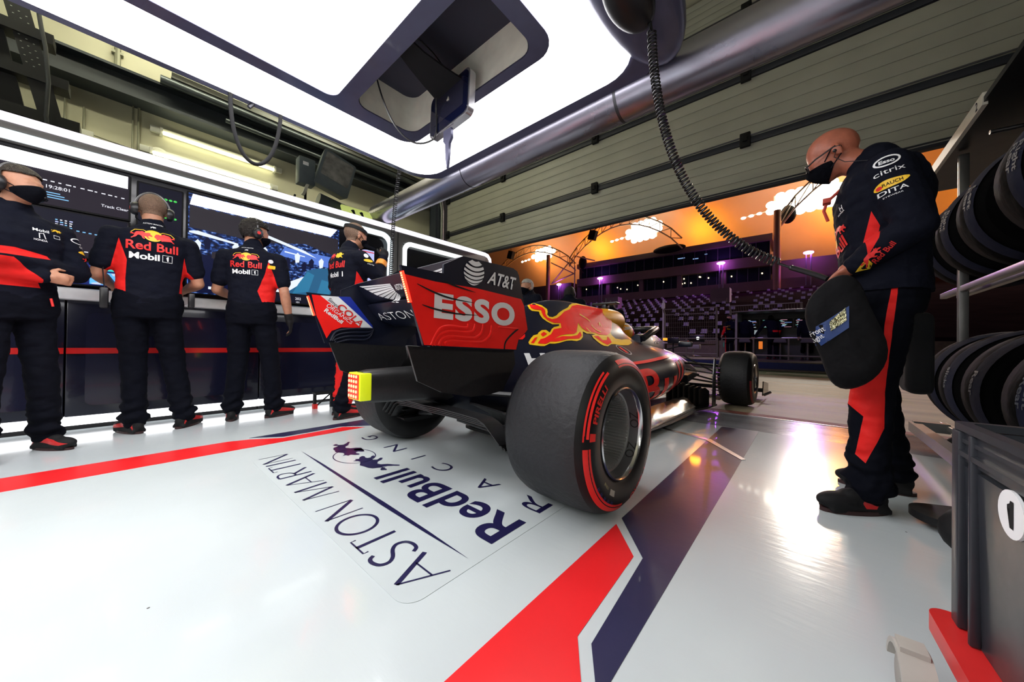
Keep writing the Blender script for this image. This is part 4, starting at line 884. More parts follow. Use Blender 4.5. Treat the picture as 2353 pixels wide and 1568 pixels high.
for k, x in enumerate((-1.85, -.78, -.02)):
    st = thing('stool', ['black high-backed stool at the left end of the pit stand', 'black high-backed stool at the centre of the pit stand', 'black high-backed stool at the right of the pit stand'][k], 'stool', (x, 15.85, .28), group='stools at the pit wall stand')
    bm = NB(); tube(bm, [(0, 0, .02), (0, 0, .60)], .03, 8); build('column', bm, ALU, st)
    bm = NB(); lathe(bm, [(0.001, .03), (.22, .015), (.22, 0)], IX, 18); build('foot', bm, DKM, st)
    bm = NB(); rg = [[V((a*w, y, z)) for a in (-1, -.6, 0, .6, 1)]+[V((a*w, y, z-.05)) for a in (1, .6, 0, -.6, -1)] for w, y, z in ((.17, .16, .68), (.2, 0, .66), (.19, -.18, .68), (.15, -.24, .78))]; loft(bm, rg); build('seat', bm, mat('grey_shell', (.16, .16, .15), .4), st)
# trolley / camera rig and monitors left of the stand
t = thing('equipment_trolley', 'equipment trolley with a lit screen left of the standing mechanic', 'trolley', (-3.7, 15.6, .28))
bm = NB(); box(bm, -.05, .5, -.1, .1, .62, .92, bev=.02); build('screen_box', bm, BLKP, t)
bm = NB(); ell(bm, (.28, -.11, .78), (.06, .01, .06)); build('emblem_light', bm, glow('white_emblem', (1, 1, 1), 3), t)
bm = NB(); box(bm, -.1, .35, -.12, .12, .34, .52, bev=.02); build('control_box', bm, mat('beige_box', (.3, .29, .24), .5), t)
bm = NB(); tube(bm, [(.1, 0, .05), (.1, 0, .34)], .03, 8); 
for k in range(5): a = 2*PI*k/5; tube(bm, [(.1, 0, .08), (.1+.3*math.cos(a), .3*math.sin(a), .03)], .018, 6)
build('stand', bm, ALU, t)
t = thing('signal_gantry', 'black signal box with an orange lamp on a white bar behind the car nose', 'signal', (-4.2, 14.2, .28))
bm = NB(); box(bm, .0, .42, -.08, .08, .55, .78, bev=.02); build('box', bm, BLKP, t)
bm = NB(); box(bm, -.17, -.02, -.08, .02, .66, .76, bev=.01); build('lamp', bm, glow('orange_lamp', (1, .3, .02), 1.5), t)
bm = NB(); box(bm, -.95, 0, -.03, .03, .55, .585); build('bar', bm, mat('white_bar', (.7, .7, .68), .4), t)
for x in (-.85, .2): bm = NB(); tube(bm, [(x, 0, 0), (x, 0, .56)], .025, 6); build('post', bm, BLKM, t)
for x, lab in ((-5.1, 'left'), (-4.72, 'middle'), (-4.3, 'right')):
    bm = NB(); prism(bm, [(0, 0), (.13, 0), (.16, .11), (.03, .11)], frame((x, 17.199, .86), (1, 0, 0), (0, 0, 1)), 0, .01); tag(build('red_marker', bm, REDP, smooth=False), 'red slanted marker on the pit wall, %s of the three' % lab, 'marker', 'red markers on the pit wall')
# ---- grandstand
CON = mat('grandstand_concrete', (.20, .145, .11), .8, noise=.1, scale=.4)
GLS = mat('dark_facade_glass', (.012, .018, .022), .12, coat=.5)
gs = thing('grandstand_building', 'long grandstand building with dark glazed floors under the canopy', 'building', (-15, 62, 0))
def g(name, bm, m, par=None, **k): bm.transform(Matrix.Translation((15, -62, 0))); return build(name, bm, m, par or gs, **k)
bm = NB(); box(bm, -35.3, -3.9, 60, 68, 16.0, 16.9); box(bm, -35.3, -3.9, 60, 68, 12.4, 13.9); box(bm, -36, 14, 59.5, 68, 8.8, 10.2); box(bm, -3.9, 14, 61, 68, 10, 13); g('floor_slab', bm, CON, smooth=False)
up = NB(); box(up, -35.0, -4.2, 60.6, 67, 13.9, 16.0); u_ = g('window_band', up, GLS, smooth=False)
lo = NB(); box(lo, -35.0, -4.2, 61.0, 67, 10.2, 12.4); l_ = g('window_band', lo, GLS, smooth=False)
for k in range(20): x = -35+k*1.62; bm = NB(); box(bm, x-.04, x+.04, 60.5, 60.62, 13.9, 16.0); g('mullion', bm, mat('mullion_grey', (.10, .10, .10), .5), u_)
for k in range(24): x = -35+k*1.34; bm = NB(); box(bm, x-.04, x+.04, 60.9, 61.02, 10.2, 12.4); g('mullion', bm, mat('mullion_grey', (.1, .1, .1), .5), l_)
for k in range(6): x = -35.1+k*6.3; bm = NB(); box(bm, x-.35, x+.35, 60.4, 61, 8.8, 13); g('pier', bm, CON, smooth=False)
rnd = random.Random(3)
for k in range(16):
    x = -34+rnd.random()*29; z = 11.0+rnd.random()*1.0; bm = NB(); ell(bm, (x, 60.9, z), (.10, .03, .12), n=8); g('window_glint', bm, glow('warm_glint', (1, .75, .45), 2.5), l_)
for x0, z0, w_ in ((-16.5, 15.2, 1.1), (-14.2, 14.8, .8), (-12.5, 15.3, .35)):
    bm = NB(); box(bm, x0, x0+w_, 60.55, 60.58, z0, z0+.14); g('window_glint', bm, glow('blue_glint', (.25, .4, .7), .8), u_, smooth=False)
bm = NB(); box(bm, -60, -36.6, 60, 68, 9.0, 13.4); tag(build('annex_building', bm, mat('annex_concrete', (.08, .065, .055), .8), smooth=False), 'darker low annex building left of the grandstand', 'building')
# seating rake
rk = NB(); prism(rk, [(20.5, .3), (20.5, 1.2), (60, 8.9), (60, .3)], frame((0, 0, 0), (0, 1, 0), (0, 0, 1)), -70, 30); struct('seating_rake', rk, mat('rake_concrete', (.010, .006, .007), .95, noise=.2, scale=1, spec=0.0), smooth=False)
seat0 = None; cnt = 0; rest = NB()
SEAT = mat('pale_seat_plastic', (.55, .48, .58), .5)
def seatmesh(bm, x, y, z):
    k_ = 1
    box(bm, x-.15, x+.15, y-.04, y+.0, z+.02, z+.24); box(bm, x-.15, x+.15, y-.26, y-.04, z-.02, z+.04)
rnd = random.Random(11); spots = []
for r_ in range(12):
    y = 22+r_*3.2; z = 1.2+(y-20.5)*.195
    x = -y*.66-2
    while x < y*.05+1:
        blk = (x/y*20 + 40) % 3.4
        if blk > .35 and rnd.random() < .82: spots.append((x, y, z))
        x += .60+.05*r_
spots.sort(key=lambda s: s[1])
for i, (x, y, z) in enumerate(spots):
    if i < 300:
        if seat0 is None:
            bm = NB(); seatmesh(bm, 0, 0, 0); o = build('stadium_seat', bm, SEAT, smooth=False); seat0 = o
        else: o = seat0.copy(); COL.objects.link(o)
        o.location = (x, y, z); tag(o, 'pale plastic seat in the lower rows of the grandstand', 'seat', 'pale seats in the lower grandstand rows')
    else: seatmesh(rest, x, y, z)
tag(build('upper_seating', rest, SEAT, smooth=False), 'many pale seats in violet light high in the grandstand', 'seating', kind='stuff')
# spectators' stair blocks
for x, y, lab in ((-19.5, 42, 'left'), (-7.2, 42, 'right')):
    z = 1.2+(y-20.5)*.195; bm = NB(); box(bm, x-.9, x+.9, y, y+1.2, z, z+1.6); box(bm, x-.7, x+.7, y-.3, y, z, z+.5); tag(build('stair_entrance', bm, CON, smooth=False), 'concrete stair entrance box among the seats, %s one' % lab, 'stair entrance', 'stair entrances in the grandstand')
# canopy
FAB = mat('canopy_fabric', (.75, .62, .50), .7, noise=.08, scale=.15)
bm = NB(); rg = []
for x in [-75+5*k for k in range(25)]:
    sag = 1.2*math.cos((x+4)/18.5*2*PI/1.0)
    rg.append([V((x, y, z+sag*w)) for y, z, w in ((76, 9, .3), (71, 15, .5), (67, 20, .8), (62, 24.5, 1), (55, 28.5, 1.1), (46, 31.5, 1), (36, 33, .8))])
loft(bm, rg, cap=False, closed=False); cn = build('stand_canopy', bm, FAB); tag(cn, 'great fabric canopy over the grandstand glowing amber from below', 'canopy')
STL = mat('pale_steel_truss', (.55, .45, .32), .5)
def truss(P, hgt, lab):
    bm = NB(); Q = [V(p) for p in P]; U = [q+V((0, 0, hgt)) for q in Q]
    tube(bm, Q, .12, 6); tube(bm, U, .12, 6)
    for i in range(len(Q)-1): tube(bm, [Q[i], U[i+1]], .07, 5); tube(bm, [U[i], Q[i]], .07, 5)
    tag(build('roof_truss', bm, STL), lab, 'truss')
def arch(x0, x1, z0, zt, y, n=12): return [(x0+(x1-x0)*k/n, y, z0+(zt-z0)*math.sin(PI*k/n)**.8) for k in range(n+1)]
truss(arch(-58, -35, 15.5, 21, 59), 1.4, 'left arched steel truss of the grandstand roof')
truss(arch(-36.5, -15.4, 16.5, 22.5, 59), 1.6, 'middle arched steel truss above the glazed building')
truss(arch(-3.2, 18, 17, 24.5, 59), 1.6, 'right arched steel truss behind the person in glasses')
t = thing('mast_bracing', 'steel bracing beside the left end of the glazed building', 'bracing', (-37, 59.3, 9))
for x0, z0, x1, z1 in ((-35.4, 12, -35.4, 18.8), (-41, 13.5, -35.6, 18.5), (-35.4, 18.5, -31, 16.9), (-41, 13.5, -35.6, 15.0), (-41.2, 18.0, -35.6, 15)):
    bm = NB(); tube(bm, [(x0+37, 0, z0-9), (x1+37, 0, z1-9)], .13, 6); build('brace', bm, STL, t)
for x, lab in ((-41.4, 'left'), (-3.3, 'right')):
    bm = NB(); tube(bm, [(x, 58.6, 6), (x, 58.6, 19.5)], .42, 12); tag(build('roof_mast', bm, mat('mast_paint', (.35, .22, .13), .6)), 'thick upright roof mast at the %s of the grandstand' % lab, 'mast')
LMP = glow('floodlight_lens', (1.0, .93, .78), 9.0)
for i, (x, z, nx, nz, lab) in enumerate(((-43.5, 20.1, 6, 3, 'left bank of glaring white floodlights above the grandstand'), (-21.9, 20.7, 6, 4, 'middle bank of glaring white floodlights above the grandstand'), (-.4, 20.3, 8, 4, 'right bank of glaring white floodlights beside the person in glasses'))):
    t = thing('floodlight_bank', lab, 'floodlight', (x, 59.6, z))
    bm = NB(); tube(bm, [(-nx*.55-2.6, .3, -.5), (nx*.55, .3, .5)], .08, 6); build('bar', bm, STL, t)
    bm = NB(); box(bm, -nx*.55+1.0, nx*.55-1.0, .16, .30, -nz*.45+.5, nz*.45-.1); build('housing', bm, STL, t)  # plate added behind the lamps to block light towards the canopy
    for a in range(nx):
        for b in range(nz):
            if (a in (0, nx-1)) and (b in (0, nz-1)): continue
            bm = NB(); ell(bm, ((a-(nx-1)/2)*1.05, 0, (b-(nz-1)/2)*.9+.08*a), (.62, .10, .52), n=10); build('lamp', bm, LMP, t)
    for k in range(3): bm = NB(); ell(bm, (-nx*.55-.6-k*.95, 0, -.45-.1*k), (.34, .1, .2), n=10); build('lamp', bm, LMP, t)
VIO = glow('violet_lens', (.55, .12, 1.0), 40)
for k, (x, z) in enumerate(((-38.9, 13.1), (-29.7, 13.3), (-10, 13.3), (-.05, 13.25))):
    t = thing('violet_stage_light', 'violet stage light on a pole before the grandstand, %s one from the left' % ('first', 'second', 'third', 'fourth')[k], 'stage light', (x, 59.0, 9), group='violet stage lights')
    bm = NB(); ell(bm, (0, 0, z-9), (.55, .25, .22), n=14); build('lamp_head', bm, VIO, t)
    bm = NB(); tube(bm, [(.25, .25, 0), (.25, .25, z-9.1)], .10, 6); tube(bm, [(-.25, .25, 0), (-.25, .25, z-9.1)], .06, 6); build('pole', bm, mat('violet_lit_pole', (.3, .3, .32), .5), t)
for x, z, lab in ((-30.8, 21.4, 'black loudspeaker box hanging left of the middle floodlights'), (-51.4, 21.0, 'black loudspeaker box hanging left of the left floodlights')):
    bm = NB(); box(bm, -.7, .7, -.5, .5, -.9, .9, M=Matrix.Rotation(R(18), 4, 'Y'), bev=.1); tube(bm, [(0, 0, .8), (0, 0, 5)], .05, 5); tag(build('loudspeaker', bm, BLKM, loc=(x, 58, z)), lab, 'loudspeaker')
for x, z, rx, lab in ((-33.8, 17.0, .9, 'round black dish by the left end of the building roof'), (-17.6, 16.9, 2.6, 'flat black dome on the roof edge'), (-2.2, 19.0, .9, 'round black dish beside the right mast'), (-27.4, 16.0, .9, 'x')):
    if lab == 'x': continue
    bm = NB(); ell(bm, (0, 0, 0), (rx, .3, 1.3 if rx < 1 else .7), n=16); tag(build('dish', bm, BLKM, loc=(x, 59.6, z)), lab, 'dish')
# ============================================================ things in the garage
# ---- coiled hose from the pod to the person in glasses
def helix(P, r, turns, n=14, r0=None):
    """points of a coil around the polyline P (list of Vectors)"""
    P = [V(p) for p in P]; L = [0]
    for a, b in zip(P, P[1:]): L.append(L[-1]+(b-a).length)
    out = []; N = int(turns*n)
    u = None
    for k in range(N+1):
        s = L[-1]*k/N; i = 0
        while i < len(L)-2 and L[i+1] < s: i += 1
        t = (s-L[i])/(L[i+1]-L[i]); p = P[i].lerp(P[i+1], t); d = (P[i+1]-P[i]).normalized()
        if u is None: u, w = basis(d)
        else: u = (u-d*u.dot(d)).normalized(); w = d.cross(u)
        a = 2*PI*k/n; rr = r if r0 is None else r0+(r-r0)*min(1, k/(n*6))
        out.append(p+(u*math.cos(a)+w*math.sin(a))*rr)
    return out
def bez(a, b, c, d, n=24):
    a, b, c, d = map(V, (a, b, c, d)); return [a*(1-t)**3+b*3*t*(1-t)**2+c*3*t*t*(1-t)+d*t**3 for t in [k/n for k in range(n+1)]]
t = thing('coiled_hose', 'black coiled hose hanging from the light canopy to the person in glasses', 'hose', (-.61, 1.73, 2.30))
off = V((-.61, 1.73, 2.30))
path = [p-off for p in bez((-.605, 1.73, 2.32), (-.60, 1.78, 1.75), (-.44, 1.88, 1.30), (-.115, 2.05, 1.135))]
bm = NB(); tube(bm, helix(path, .019, 78), .0048, 6); build('coil', bm, BLKP, t)
bm = NB(); tube(bm, [V(p)-off for p in ((-.63, 1.68, 2.44), (-.615, 1.71, 2.38), (-.605, 1.73, 2.32))], [.014, .014, .006], 8); build('plug', bm, BLKM, t)
bm = NB(); tube(bm, [p-off for p in bez((-.115, 2.05, 1.135), (-.06, 2.06, 1.10), (-.03, 2.04, 1.09), (.06, 2.0, 1.03))], [.006]*8+[.012]*17, 8); build('tail', bm, BLKP, t)
bm = NB(); ell(bm, (0, 0, 0), (.105, .20, .05), n=28); bp_ = build('hose_reel', bm, BLKP, loc=(-.655, 1.56, 2.375)); tag(bp_, 'black oval reel cover under the canopy corner', 'reel')
# second coiled cable, left of the car wing
t = thing('coiled_cable', 'thin black coiled cable hanging in front of the left screen wall', 'cable', (-3.25, 2.03, 2.42)); off = V((-3.25, 2.03, 2.42))
path = [p-off for p in bez((-3.08, 1.78, 2.44), (-3.17, 1.78, 2.1), (-3.16, 1.76, 1.8), (-3.0, 1.66, 1.20), 24)]
bm = NB(); tube(bm, helix(path, .016, 62, 12), .0045, 5); build('coil', bm, BLKP, t)
# ---- monitor under the canopy
mn = thing('hanging_monitor', 'glossy rounded monitor hanging from the canopy recess', 'monitor', (-1.88, 1.45, 2.37))
MM_ = Matrix.Rotation(R(-4), 4, 'Z') @ Matrix.Rotation(R(88), 4, 'X')
NAVG = mat('blue_black_glass', (.004, .006, .028), .06, coat=1)
def mo(name, bm, m, par=None, **k): bm.transform(MM_); return build(name, bm, m, par or mn, **k)
bm = NB(); prism(bm, rrect(-.235, .235, -.155, .155, .05), IX, -.045, 0); h_ = mo('housing', bm, mat('silver_casing', (.65, .64, .68), .25, metal=.8), ang=50)
bm = NB(); prism(bm, rrect(-.222, .222, -.142, .142, .042), IX, 0, .006); mo('glass', bm, NAVG, ang=50)
bm = NB(); prism(bm, rrect(-.175, .175, -.08, .11, .005), IX, .006, .0075); mo('screen', bm, mat('screen_off', (.02, .02, .04), .04, coat=1), smooth=False)
bm = NB(); rg = []
for d_, w, zz in ((0, .15, .10), (.12, .12, .12), (.25, .09, .15), (.33, .075, .18), (.40, .11, .24)):
    rg.append([V((-w, zz-.0, d_)), V((w, zz, d_)), V((w, zz+.012, d_)), V((-w, zz+.012, d_))])
loft(bm, rg); mo('sun_hood', bm, BLKM, ang=60)
bm = NB(); tube(bm, [(0, 0, .03), (0, .08, .25)], .016, 8); box(bm, -.06, .06, .05, .12, -.0, .16); build('bracket', bm, mat('pale_bracket', (.6, .58, .5), .4, metal=.4), mn)
bm = NB(); rg = [[V((x*s, y_, -.17-h2)) for x, y_ in ((-.04, -.01), (.04, -.01), (.04, .01), (-.04, .01))] for h2, s in ((0, 1), (.07, 1.1), (.10, .5), (.15, .45), (.20, .35), (.27, .05))]; loft(bm, rg); build('handle_grip', bm, FR, mn, ang=60)
bm = NB(); tube(bm, [V(p)-V((-1.88, 1.45, 2.37)) for p in bez((-2.28, 1.10, 2.70), (-2.25, 1.15, 2.35), (-2.2, 1.3, 2.05), (-2.02, 1.43, 2.18), 20)] + [V(p)-V((-1.88, 1.45, 2.37)) for p in bez((-2.02, 1.43, 2.18), (-1.98, 1.45, 2.25), (-2.04, 1.45, 2.36), (-1.98, 1.42, 2.45), 10)], .006, 6); build('cable', bm, BLKP, mn)
bm = NB(); tube(bm, bez((0, -.20, .22), (-.14, -.42, .40), (-.05, -.10, .40), (.02, -.06, .20), 24), .005, 6); build('cable', bm, BLKP, mn)
# ---- cable loop under the canopy edge
bm = NB(); tube(bm, bez((-3.04, .46, 2.46), (-3.03, .46, 1.86), (-3.04, .74, 1.86), (-3.04, .76, 2.46), 30), .013, 10); tag(build('cable_loop', bm, BLKM), 'thick black cable loop hanging from the canopy edge', 'cable')
bm = NB(); tube(bm, [(-3.07, .60, 2.47), (-3.07, .57, 2.42)], .014, 10); tag(build('socket_stub', bm, DKM), 'small black socket stub on the canopy edge between the loop ends', 'socket')
# ---- old floodlight on the screen wall
t = thing('work_floodlight', 'grey boxy floodlight on a short post on top of the screen wall', 'floodlight', (-4.62, 1.60, 2.33))
GLM = mat('blue_grey_casing', (.10, .125, .14), .45, noise=.1)
Mf = Matrix.Rotation(R(-14), 4, 'X') @ Matrix.Rotation(R(0), 4, 'Z')
bm = NB(); M = Matrix.Translation((0, .14, .52)) @ Mf; loft(bm, [[M @ V((.10, y, z)) for y, z in rrect(-.20, .20, -.24, .24, .03)], [M @ V((-.05, y*.92, z*.92)) for y, z in rrect(-.20, .20, -.24, .24, .03)], [M @ V((-.22, y*.45, z*.4)) for y, z in rrect(-.20, .20, -.24, .24, .03)]]); build('housing', bm, GLM, t, ang=40)
bm = NB(); M2 = M; prism(bm, rrect(-.17, .17, -.10, .21, .02), M @ frame((.101, 0, 0), (0, 1, 0), (0, 0, 1)), 0, .004); build('lens', bm, mat('floodlight_glass', (.20, .20, .19), .12, noise=.3, scale=14), t)
bm = NB(); box(bm, -.10, .04, -.26, -.08, .30, .62, bev=.015); build('control_box', bm, GLM, t)
bm = NB(); box(bm, .035, .045, -.22, -.16, .52, .56); build('paper_label', bm, WHT, t, smooth=False)
bm = NB(); tube(bm, [(-.02, -.17, 0), (-.02, -.17, .30)], .014, 10); tube(bm, [(-.02, -.30, .05), (-.02, -.28, .15)], .012, 8); tube(bm, [(-.02, -.30, .02), (-.02, -.1, .02)], .02, 8); build('post', bm, BLKM, t)
bm = NB(); box(bm, -.03, .03, -.26, -.23, .10, .34, M=Matrix.Rotation(R(-18), 4, 'X')); build('bracket', bm, CABT, t)
bm = NB(); tube(bm, [(-.05, -.02, .18), (-.05, .35, .12)], .09, 14); build('ballast', bm, GLM, t)
# ---- yellow sign on the wall top
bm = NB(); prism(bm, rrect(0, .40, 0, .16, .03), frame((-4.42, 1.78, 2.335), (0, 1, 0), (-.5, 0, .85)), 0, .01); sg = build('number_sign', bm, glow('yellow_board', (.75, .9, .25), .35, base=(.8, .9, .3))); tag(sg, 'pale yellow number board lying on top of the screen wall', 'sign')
decal('digits', poly2d([(.10+.10*x, .035+.085*y) for x, y in ONE], [(.21+.10*x, .035+.085*y) for x, y in ONE]), frame((-4.42, 1.78, 2.335), (0, 1, 0), (-.5, 0, .85)) @ Matrix.Translation((0, 0, .012)), NAVY, flat=True, parent=sg)
# ---- black slotted gantry in the upper left corner
t = thing('slotted_gantry', 'black slotted steel gantry in the upper left corner', 'gantry', (-5.4, -1.2, 2.0))
GM = mat('gantry_black', (.010, .011, .013), .5)
def gp(name, bm): bm.transform(Matrix.Translation((5.4, 1.2, -2.0))); return build(name, bm, GM, t, smooth=False)
bm = NB(); prism(bm, [(-.80, 3.95), (-.66, 3.95), (-.33, 2.35), (-.46, 2.35)], frame((-5.3, 0, 0), (0, 1, 0), (0, 0, 1)), -.04, .04); gp('upright_plate', bm)
bm = NB(); prism(bm, [(-1.9, 4.3), (-.93, 4.3), (-.755, 3.52), (-.545, 2.35), (-1.9, 2.35)], frame((-5.36, 0, 0), (0, 1, 0), (0, 0, 1)), -.04, .04); gp('upright_plate', bm)
for z, y1 in ((3.46, -.47), (3.09, -.38), (2.73, -.31)):
    bm = NB(); box(bm, -5.42, -5.24, -1.6, y1, z-.045, z+.045); gp('cross_bar', bm)
PERF = mat('punched_slot', (.55, .58, .5), .6)
for k in range(26):
    col_, j = k % 3, k//3; y = -.70+.035*col_-.02*j*0; z = 3.62-.055*j-.02*col_
    y += (3.62-z)*.19; bm = NB(); box(bm, -5.2605, -5.2585, y, y+.010, z, z+.005); bm.transform(Matrix.Translation((5.4, 1.2, -2.0))); build('punched_slot', bm, PERF, t, smooth=False)
bm = NB(); tube(bm, [V((-5.15, -.56, 3.75)), V((-5.15, -.53, 3.5)), V((-5.12, -.50, 3.3)), V((-5.12, -.48, 3.0)), V((-5.13, -.49, 2.7)), V((-5.12, -.46, 2.36))], .014, 8); tag(build('hanging_cable', bm, mat('grey_cable', (.06, .065, .07), .5)), 'dark grey cable hanging in front of the black gantry', 'cable')
# ---- screens in the wall of benches
SX = WX+.0
def scr(name, label, y0, y1, z0, z1, m, x=SX-.045, cat='screen', r=.01):
    t = thing(name, label, cat, (x, (y0+y1)/2, z0))
    bm = NB(); prism(bm, rrect(-(y1-y0)/2, (y1-y0)/2, 0, z1-z0, r), frame((0, 0, 0), (0, 1, 0), (0, 0, 1)), -.004, .018); build('bezel', bm, BLKM, t)
    bm = NB(); prism(bm, rrect(-(y1-y0)/2+.012, (y1-y0)/2-.012, .012, z1-z0-.012, .004), frame((0, 0, 0), (0, 1, 0), (0, 0, 1)), .018, .020); s_ = build('display', bm, m, t, smooth=False)
    return t, s_
def pane(par, poly, m, d=.022, name='picture'):
    return decal(name, poly2d(poly), frame((d, 0, 0), (0, 1, 0), (0, 0, 1)), m, flat=True, parent=par)
def bar(par, y0, y1, z0, z1, m, d=.023, name='readout'): return pane(par, [(y0, z0), (y1, z0), (y1, z1), (y0, z1)], m, d, name)
PURP = glow('dim_purple_screen', (.045, .030, .050), .28, base=(.01, .01, .015)); DARKS = glow('near_black_screen', (.006, .006, .014), 1, base=(.005, .005, .008))
SW = glow('screen_white_text', (.8, .8, .9), .9, base=(.1, .1, .1)); SBL = glow('screen_lilac', (.45, .5, 1.0), 1.0, base=(.1, .1, .1)); SCY = glow('screen_cyan', (.15, .45, .8), 1, base=(.1, .1, .1)); SGR = glow('screen_green', (.02, .55, .05), 1.0, base=(.1, .1, .1))
# timing screens
t, s_ = scr('timing_screen', 'wide timing screen with a clock under the left white reflection bar', -1.3, 0.02, 1.72, 2.10, PURP)
bm = NB(); prism(bm, [(-.64, .265), (.64, .265), (.64, .365), (-.64, .365)], frame((.026, 0, 0), (0, 1, 0), (0, 0, 1)), 0, .004); build('reflection_bar', bm, REFLW, t, smooth=False)  # glowing bar stands in for the reflection across the screen top
bar(s_, -.62, .18, .215, .232, SBL)
def txt(par, s, y, z, h, m=SW, bold=0, d=.0235, w=None): return decal('lettering', place2(text2d(s, w, h, bold=bold), y, z), frame((d, 0, 0), (0, 1, 0), (0, 0, 1)), m, flat=True, parent=par)
txt(s_, '19:28:01', .235, .135, .026, bold=.01); txt(s_, 'Track Clear', .50, .075, .022, bold=.01)
rnd = random.Random(9)
for k in range(12): y = .22+k*.035; bar(s_, y, y+.012+rnd.random()*.016, .187-.006*k*.2, .195-.006*k*.2, SW)
for k in range(3): bar(s_, .235, .30+.02*k, .10-.018*k, .107-.018*k, SCY)
t, s_ = scr('timing_screen', 'black data screen with columns of small figures behind the person with crossed arms', -1.3, 0.02, 1.36, 1.71, PURP)
for c2 in range(4):
    for k in range(13): bar(s_, .28+c2*.022, .29+c2*.022+rnd.random()*.006, .06+k*.017, .068+k*.017, [SCY, SW, SW, SBL][(c2+k) % 4])
pane(s_, [(-.6, .20), (.64, .20), (.64, .34), (-.6, .34)], DARKS)
for k in range(9): y = .38+k*.03; bar(s_, y, y+.015, .20-.002*k, .208-.002*k, SCY)
for k in range(4): y = .42+k*.055; bar(s_, y, y+.02, .045, .052, SW)
t, s_ = scr('map_screen', 'lit weather map screen left of the shaven-headed person', -.38, .10, 1.14, 1.34, glow('map_navy', (.01, .02, .12), .9, base=(.01, .01, .05)))
pane(s_, [(-.05, .02), (.23, .02), (.23, .12), (-.05, .12)], glow('map_sea', (.10, .42, .9), .9, base=(.1, .3, .5)))
for p in ([(-.04, .12), (.02, .12), (.03, .09), (.01, .06), (-.01, .08), (-.03, .10)], [(.06, .12), (.12, .12), (.11, .10), (.07, .10)], [(.17, .1), (.21, .09), (.2, .07), (.18, .08)], [(-.04, .03), (0, .04), (.01, .02), (-.04, .02)]): pane(s_, p, glow('map_land', (.5, .62, .8), .8, base=(.4, .4, .5)), .0225)
bar(s_, -.05, .2, .165, .188, glow('map_pale', (.6, .75, .95), .9)); bar(s_, .04, .2, .135, .163, glow('map_turquoise', (.05, .65, .6), .9))
for k in range(5): bar(s_, -.12, -.09+.02*(k % 3), .03+k*.022, .037+k*.022, SCY)
# intercom column
t, s_ = scr('intercom_panel', 'black intercom column with green lamps between the two screen banks', .05, .34, 1.45, 2.08, DARKS)
for z_ in (.52, .36):
    for k in range(4): bm = NB(); prism(bm, [(.012*math.cos(a), .009*math.sin(a)) for a in [2*PI*j/8 for j in range(8)]], frame((.022, -.0+k*.03, z_), (0, 1, 0), (0, 0, 1)), 0, .002); build('green_lamp', bm, SGR, s_, smooth=False)
# video screen
def video_mat():
    m = bpy.data.materials.new('video_picture'); m.use_nodes = True; nt = m.node_tree; b = nt.nodes['Principled BSDF']; tc = nt.nodes.new('ShaderNodeTexCoord')
    mp = nt.nodes.new('ShaderNodeMapping'); mp.inputs['Scale'].default_value = (1, 7, 12); v = nt.nodes.new('ShaderNodeTexVoronoi'); n = nt.nodes.new('ShaderNodeTexNoise'); n.inputs['Scale'].default_value = 3.5; n.inputs['Detail'].default_value = 8
    nt.links.new(tc.outputs['Object'], mp.inputs[0]); nt.links.new(mp.outputs[0], n.inputs['Vector']); nt.links.new(mp.outputs[0], v.inputs['Vector'])
    cr = nt.nodes.new('ShaderNodeValToRGB'); e = cr.color_ramp.elements; e[0].position = .40; e[0].color = (.002, .004, .016, 1); e[1].position = .70; e[1].color = (.45, .62, 1, 1)
    x = e.new(.52); x.color = (.01, .03, .14, 1); x = e.new(.60); x.color = (.06, .16, .55, 1)
    nt.links.new(n.outputs['Fac'], cr.inputs[0]); nt.links.new(cr.outputs[0], b.inputs['Emission Color']); b.inputs['Emission Strength'].default_value = .8; b.inputs['Base Color'].default_value = (.01, .01, .02, 1); b.inputs['Roughness'].default_value = .5; b.inputs['Specular IOR Level'].default_value = .1
    return m
t, s_ = scr('video_screen', 'big video screen showing a blue garage scene under the slanted reflection bar', .36, 1.72, 1.15, 2.10, video_mat())
bm = NB(); prism(bm, [(-.66, .83), (.57, .83), (.64, .93), (-.64, .93)], frame((.026, 0, 0), (0, 1, 0), (0, 0, 1)), 0, .004); build('reflection_bar', bm, REFLW, t, smooth=False)  # reflection drawn as a glowing strip with a slanted end
NIG = glow('video_night', (.004, .006, .03), 1, base=(.005, .005, .01)); VW = glow('video_white', (.75, .82, 1.0), .95); VB = glow('video_blue', (.10, .22, .75), .8); VP = glow('video_plum', (.035, .025, .045), .35); TEAL = glow('video_teal', (.01, .10, .22), .9); TEAL2 = glow('video_teal_light', (.02, .20, .38), .8)
pane(s_, [(-.66, .62), (-.1, .60), (.3, .68), (.66, .60), (.66, .82), (-.66, .82)], VP)
pane(s_, [(-.66, .585), (-.60, .60), (-.3, .545), (-.3, .53), (-.66, .57)], VW); pane(s_, [(-.12, .71), (.30, .60), (.42, .54), (.36, .555), (-.05, .66)], VW, .0228)
pane(s_, [(.05, .50), (.66, .44), (.66, .58), (.1, .60)], VB, .0222); pane(s_, [(.1, .56), (.3, .54), (.3, .53), (.1, .545)], VW, .0228)
pane(s_, [(-.66, .02), (-.66, .40), (-.15, .33), (-.02, .02)], NIG)
pane(s_, [(-.5, .42), (-.3, .44), (-.15, .38), (-.2, .33), (-.5, .36)], VP, .0225)
for k in range(14):
    y = -.62+.09*k+.02*math.sin(k*5); z = .40+.05*math.sin(k*2.3); pane(s_, [(y, z), (y+.035, z+.01), (y+.045, z+.09), (y+.02, z+.12), (y-.01, z+.08)], NIG if k % 3 else VW, .0232)
pane(s_, [(-.05, .02), (.25, .02), (.42, .22), (.35, .34), (.1, .2)], VW, .0229)
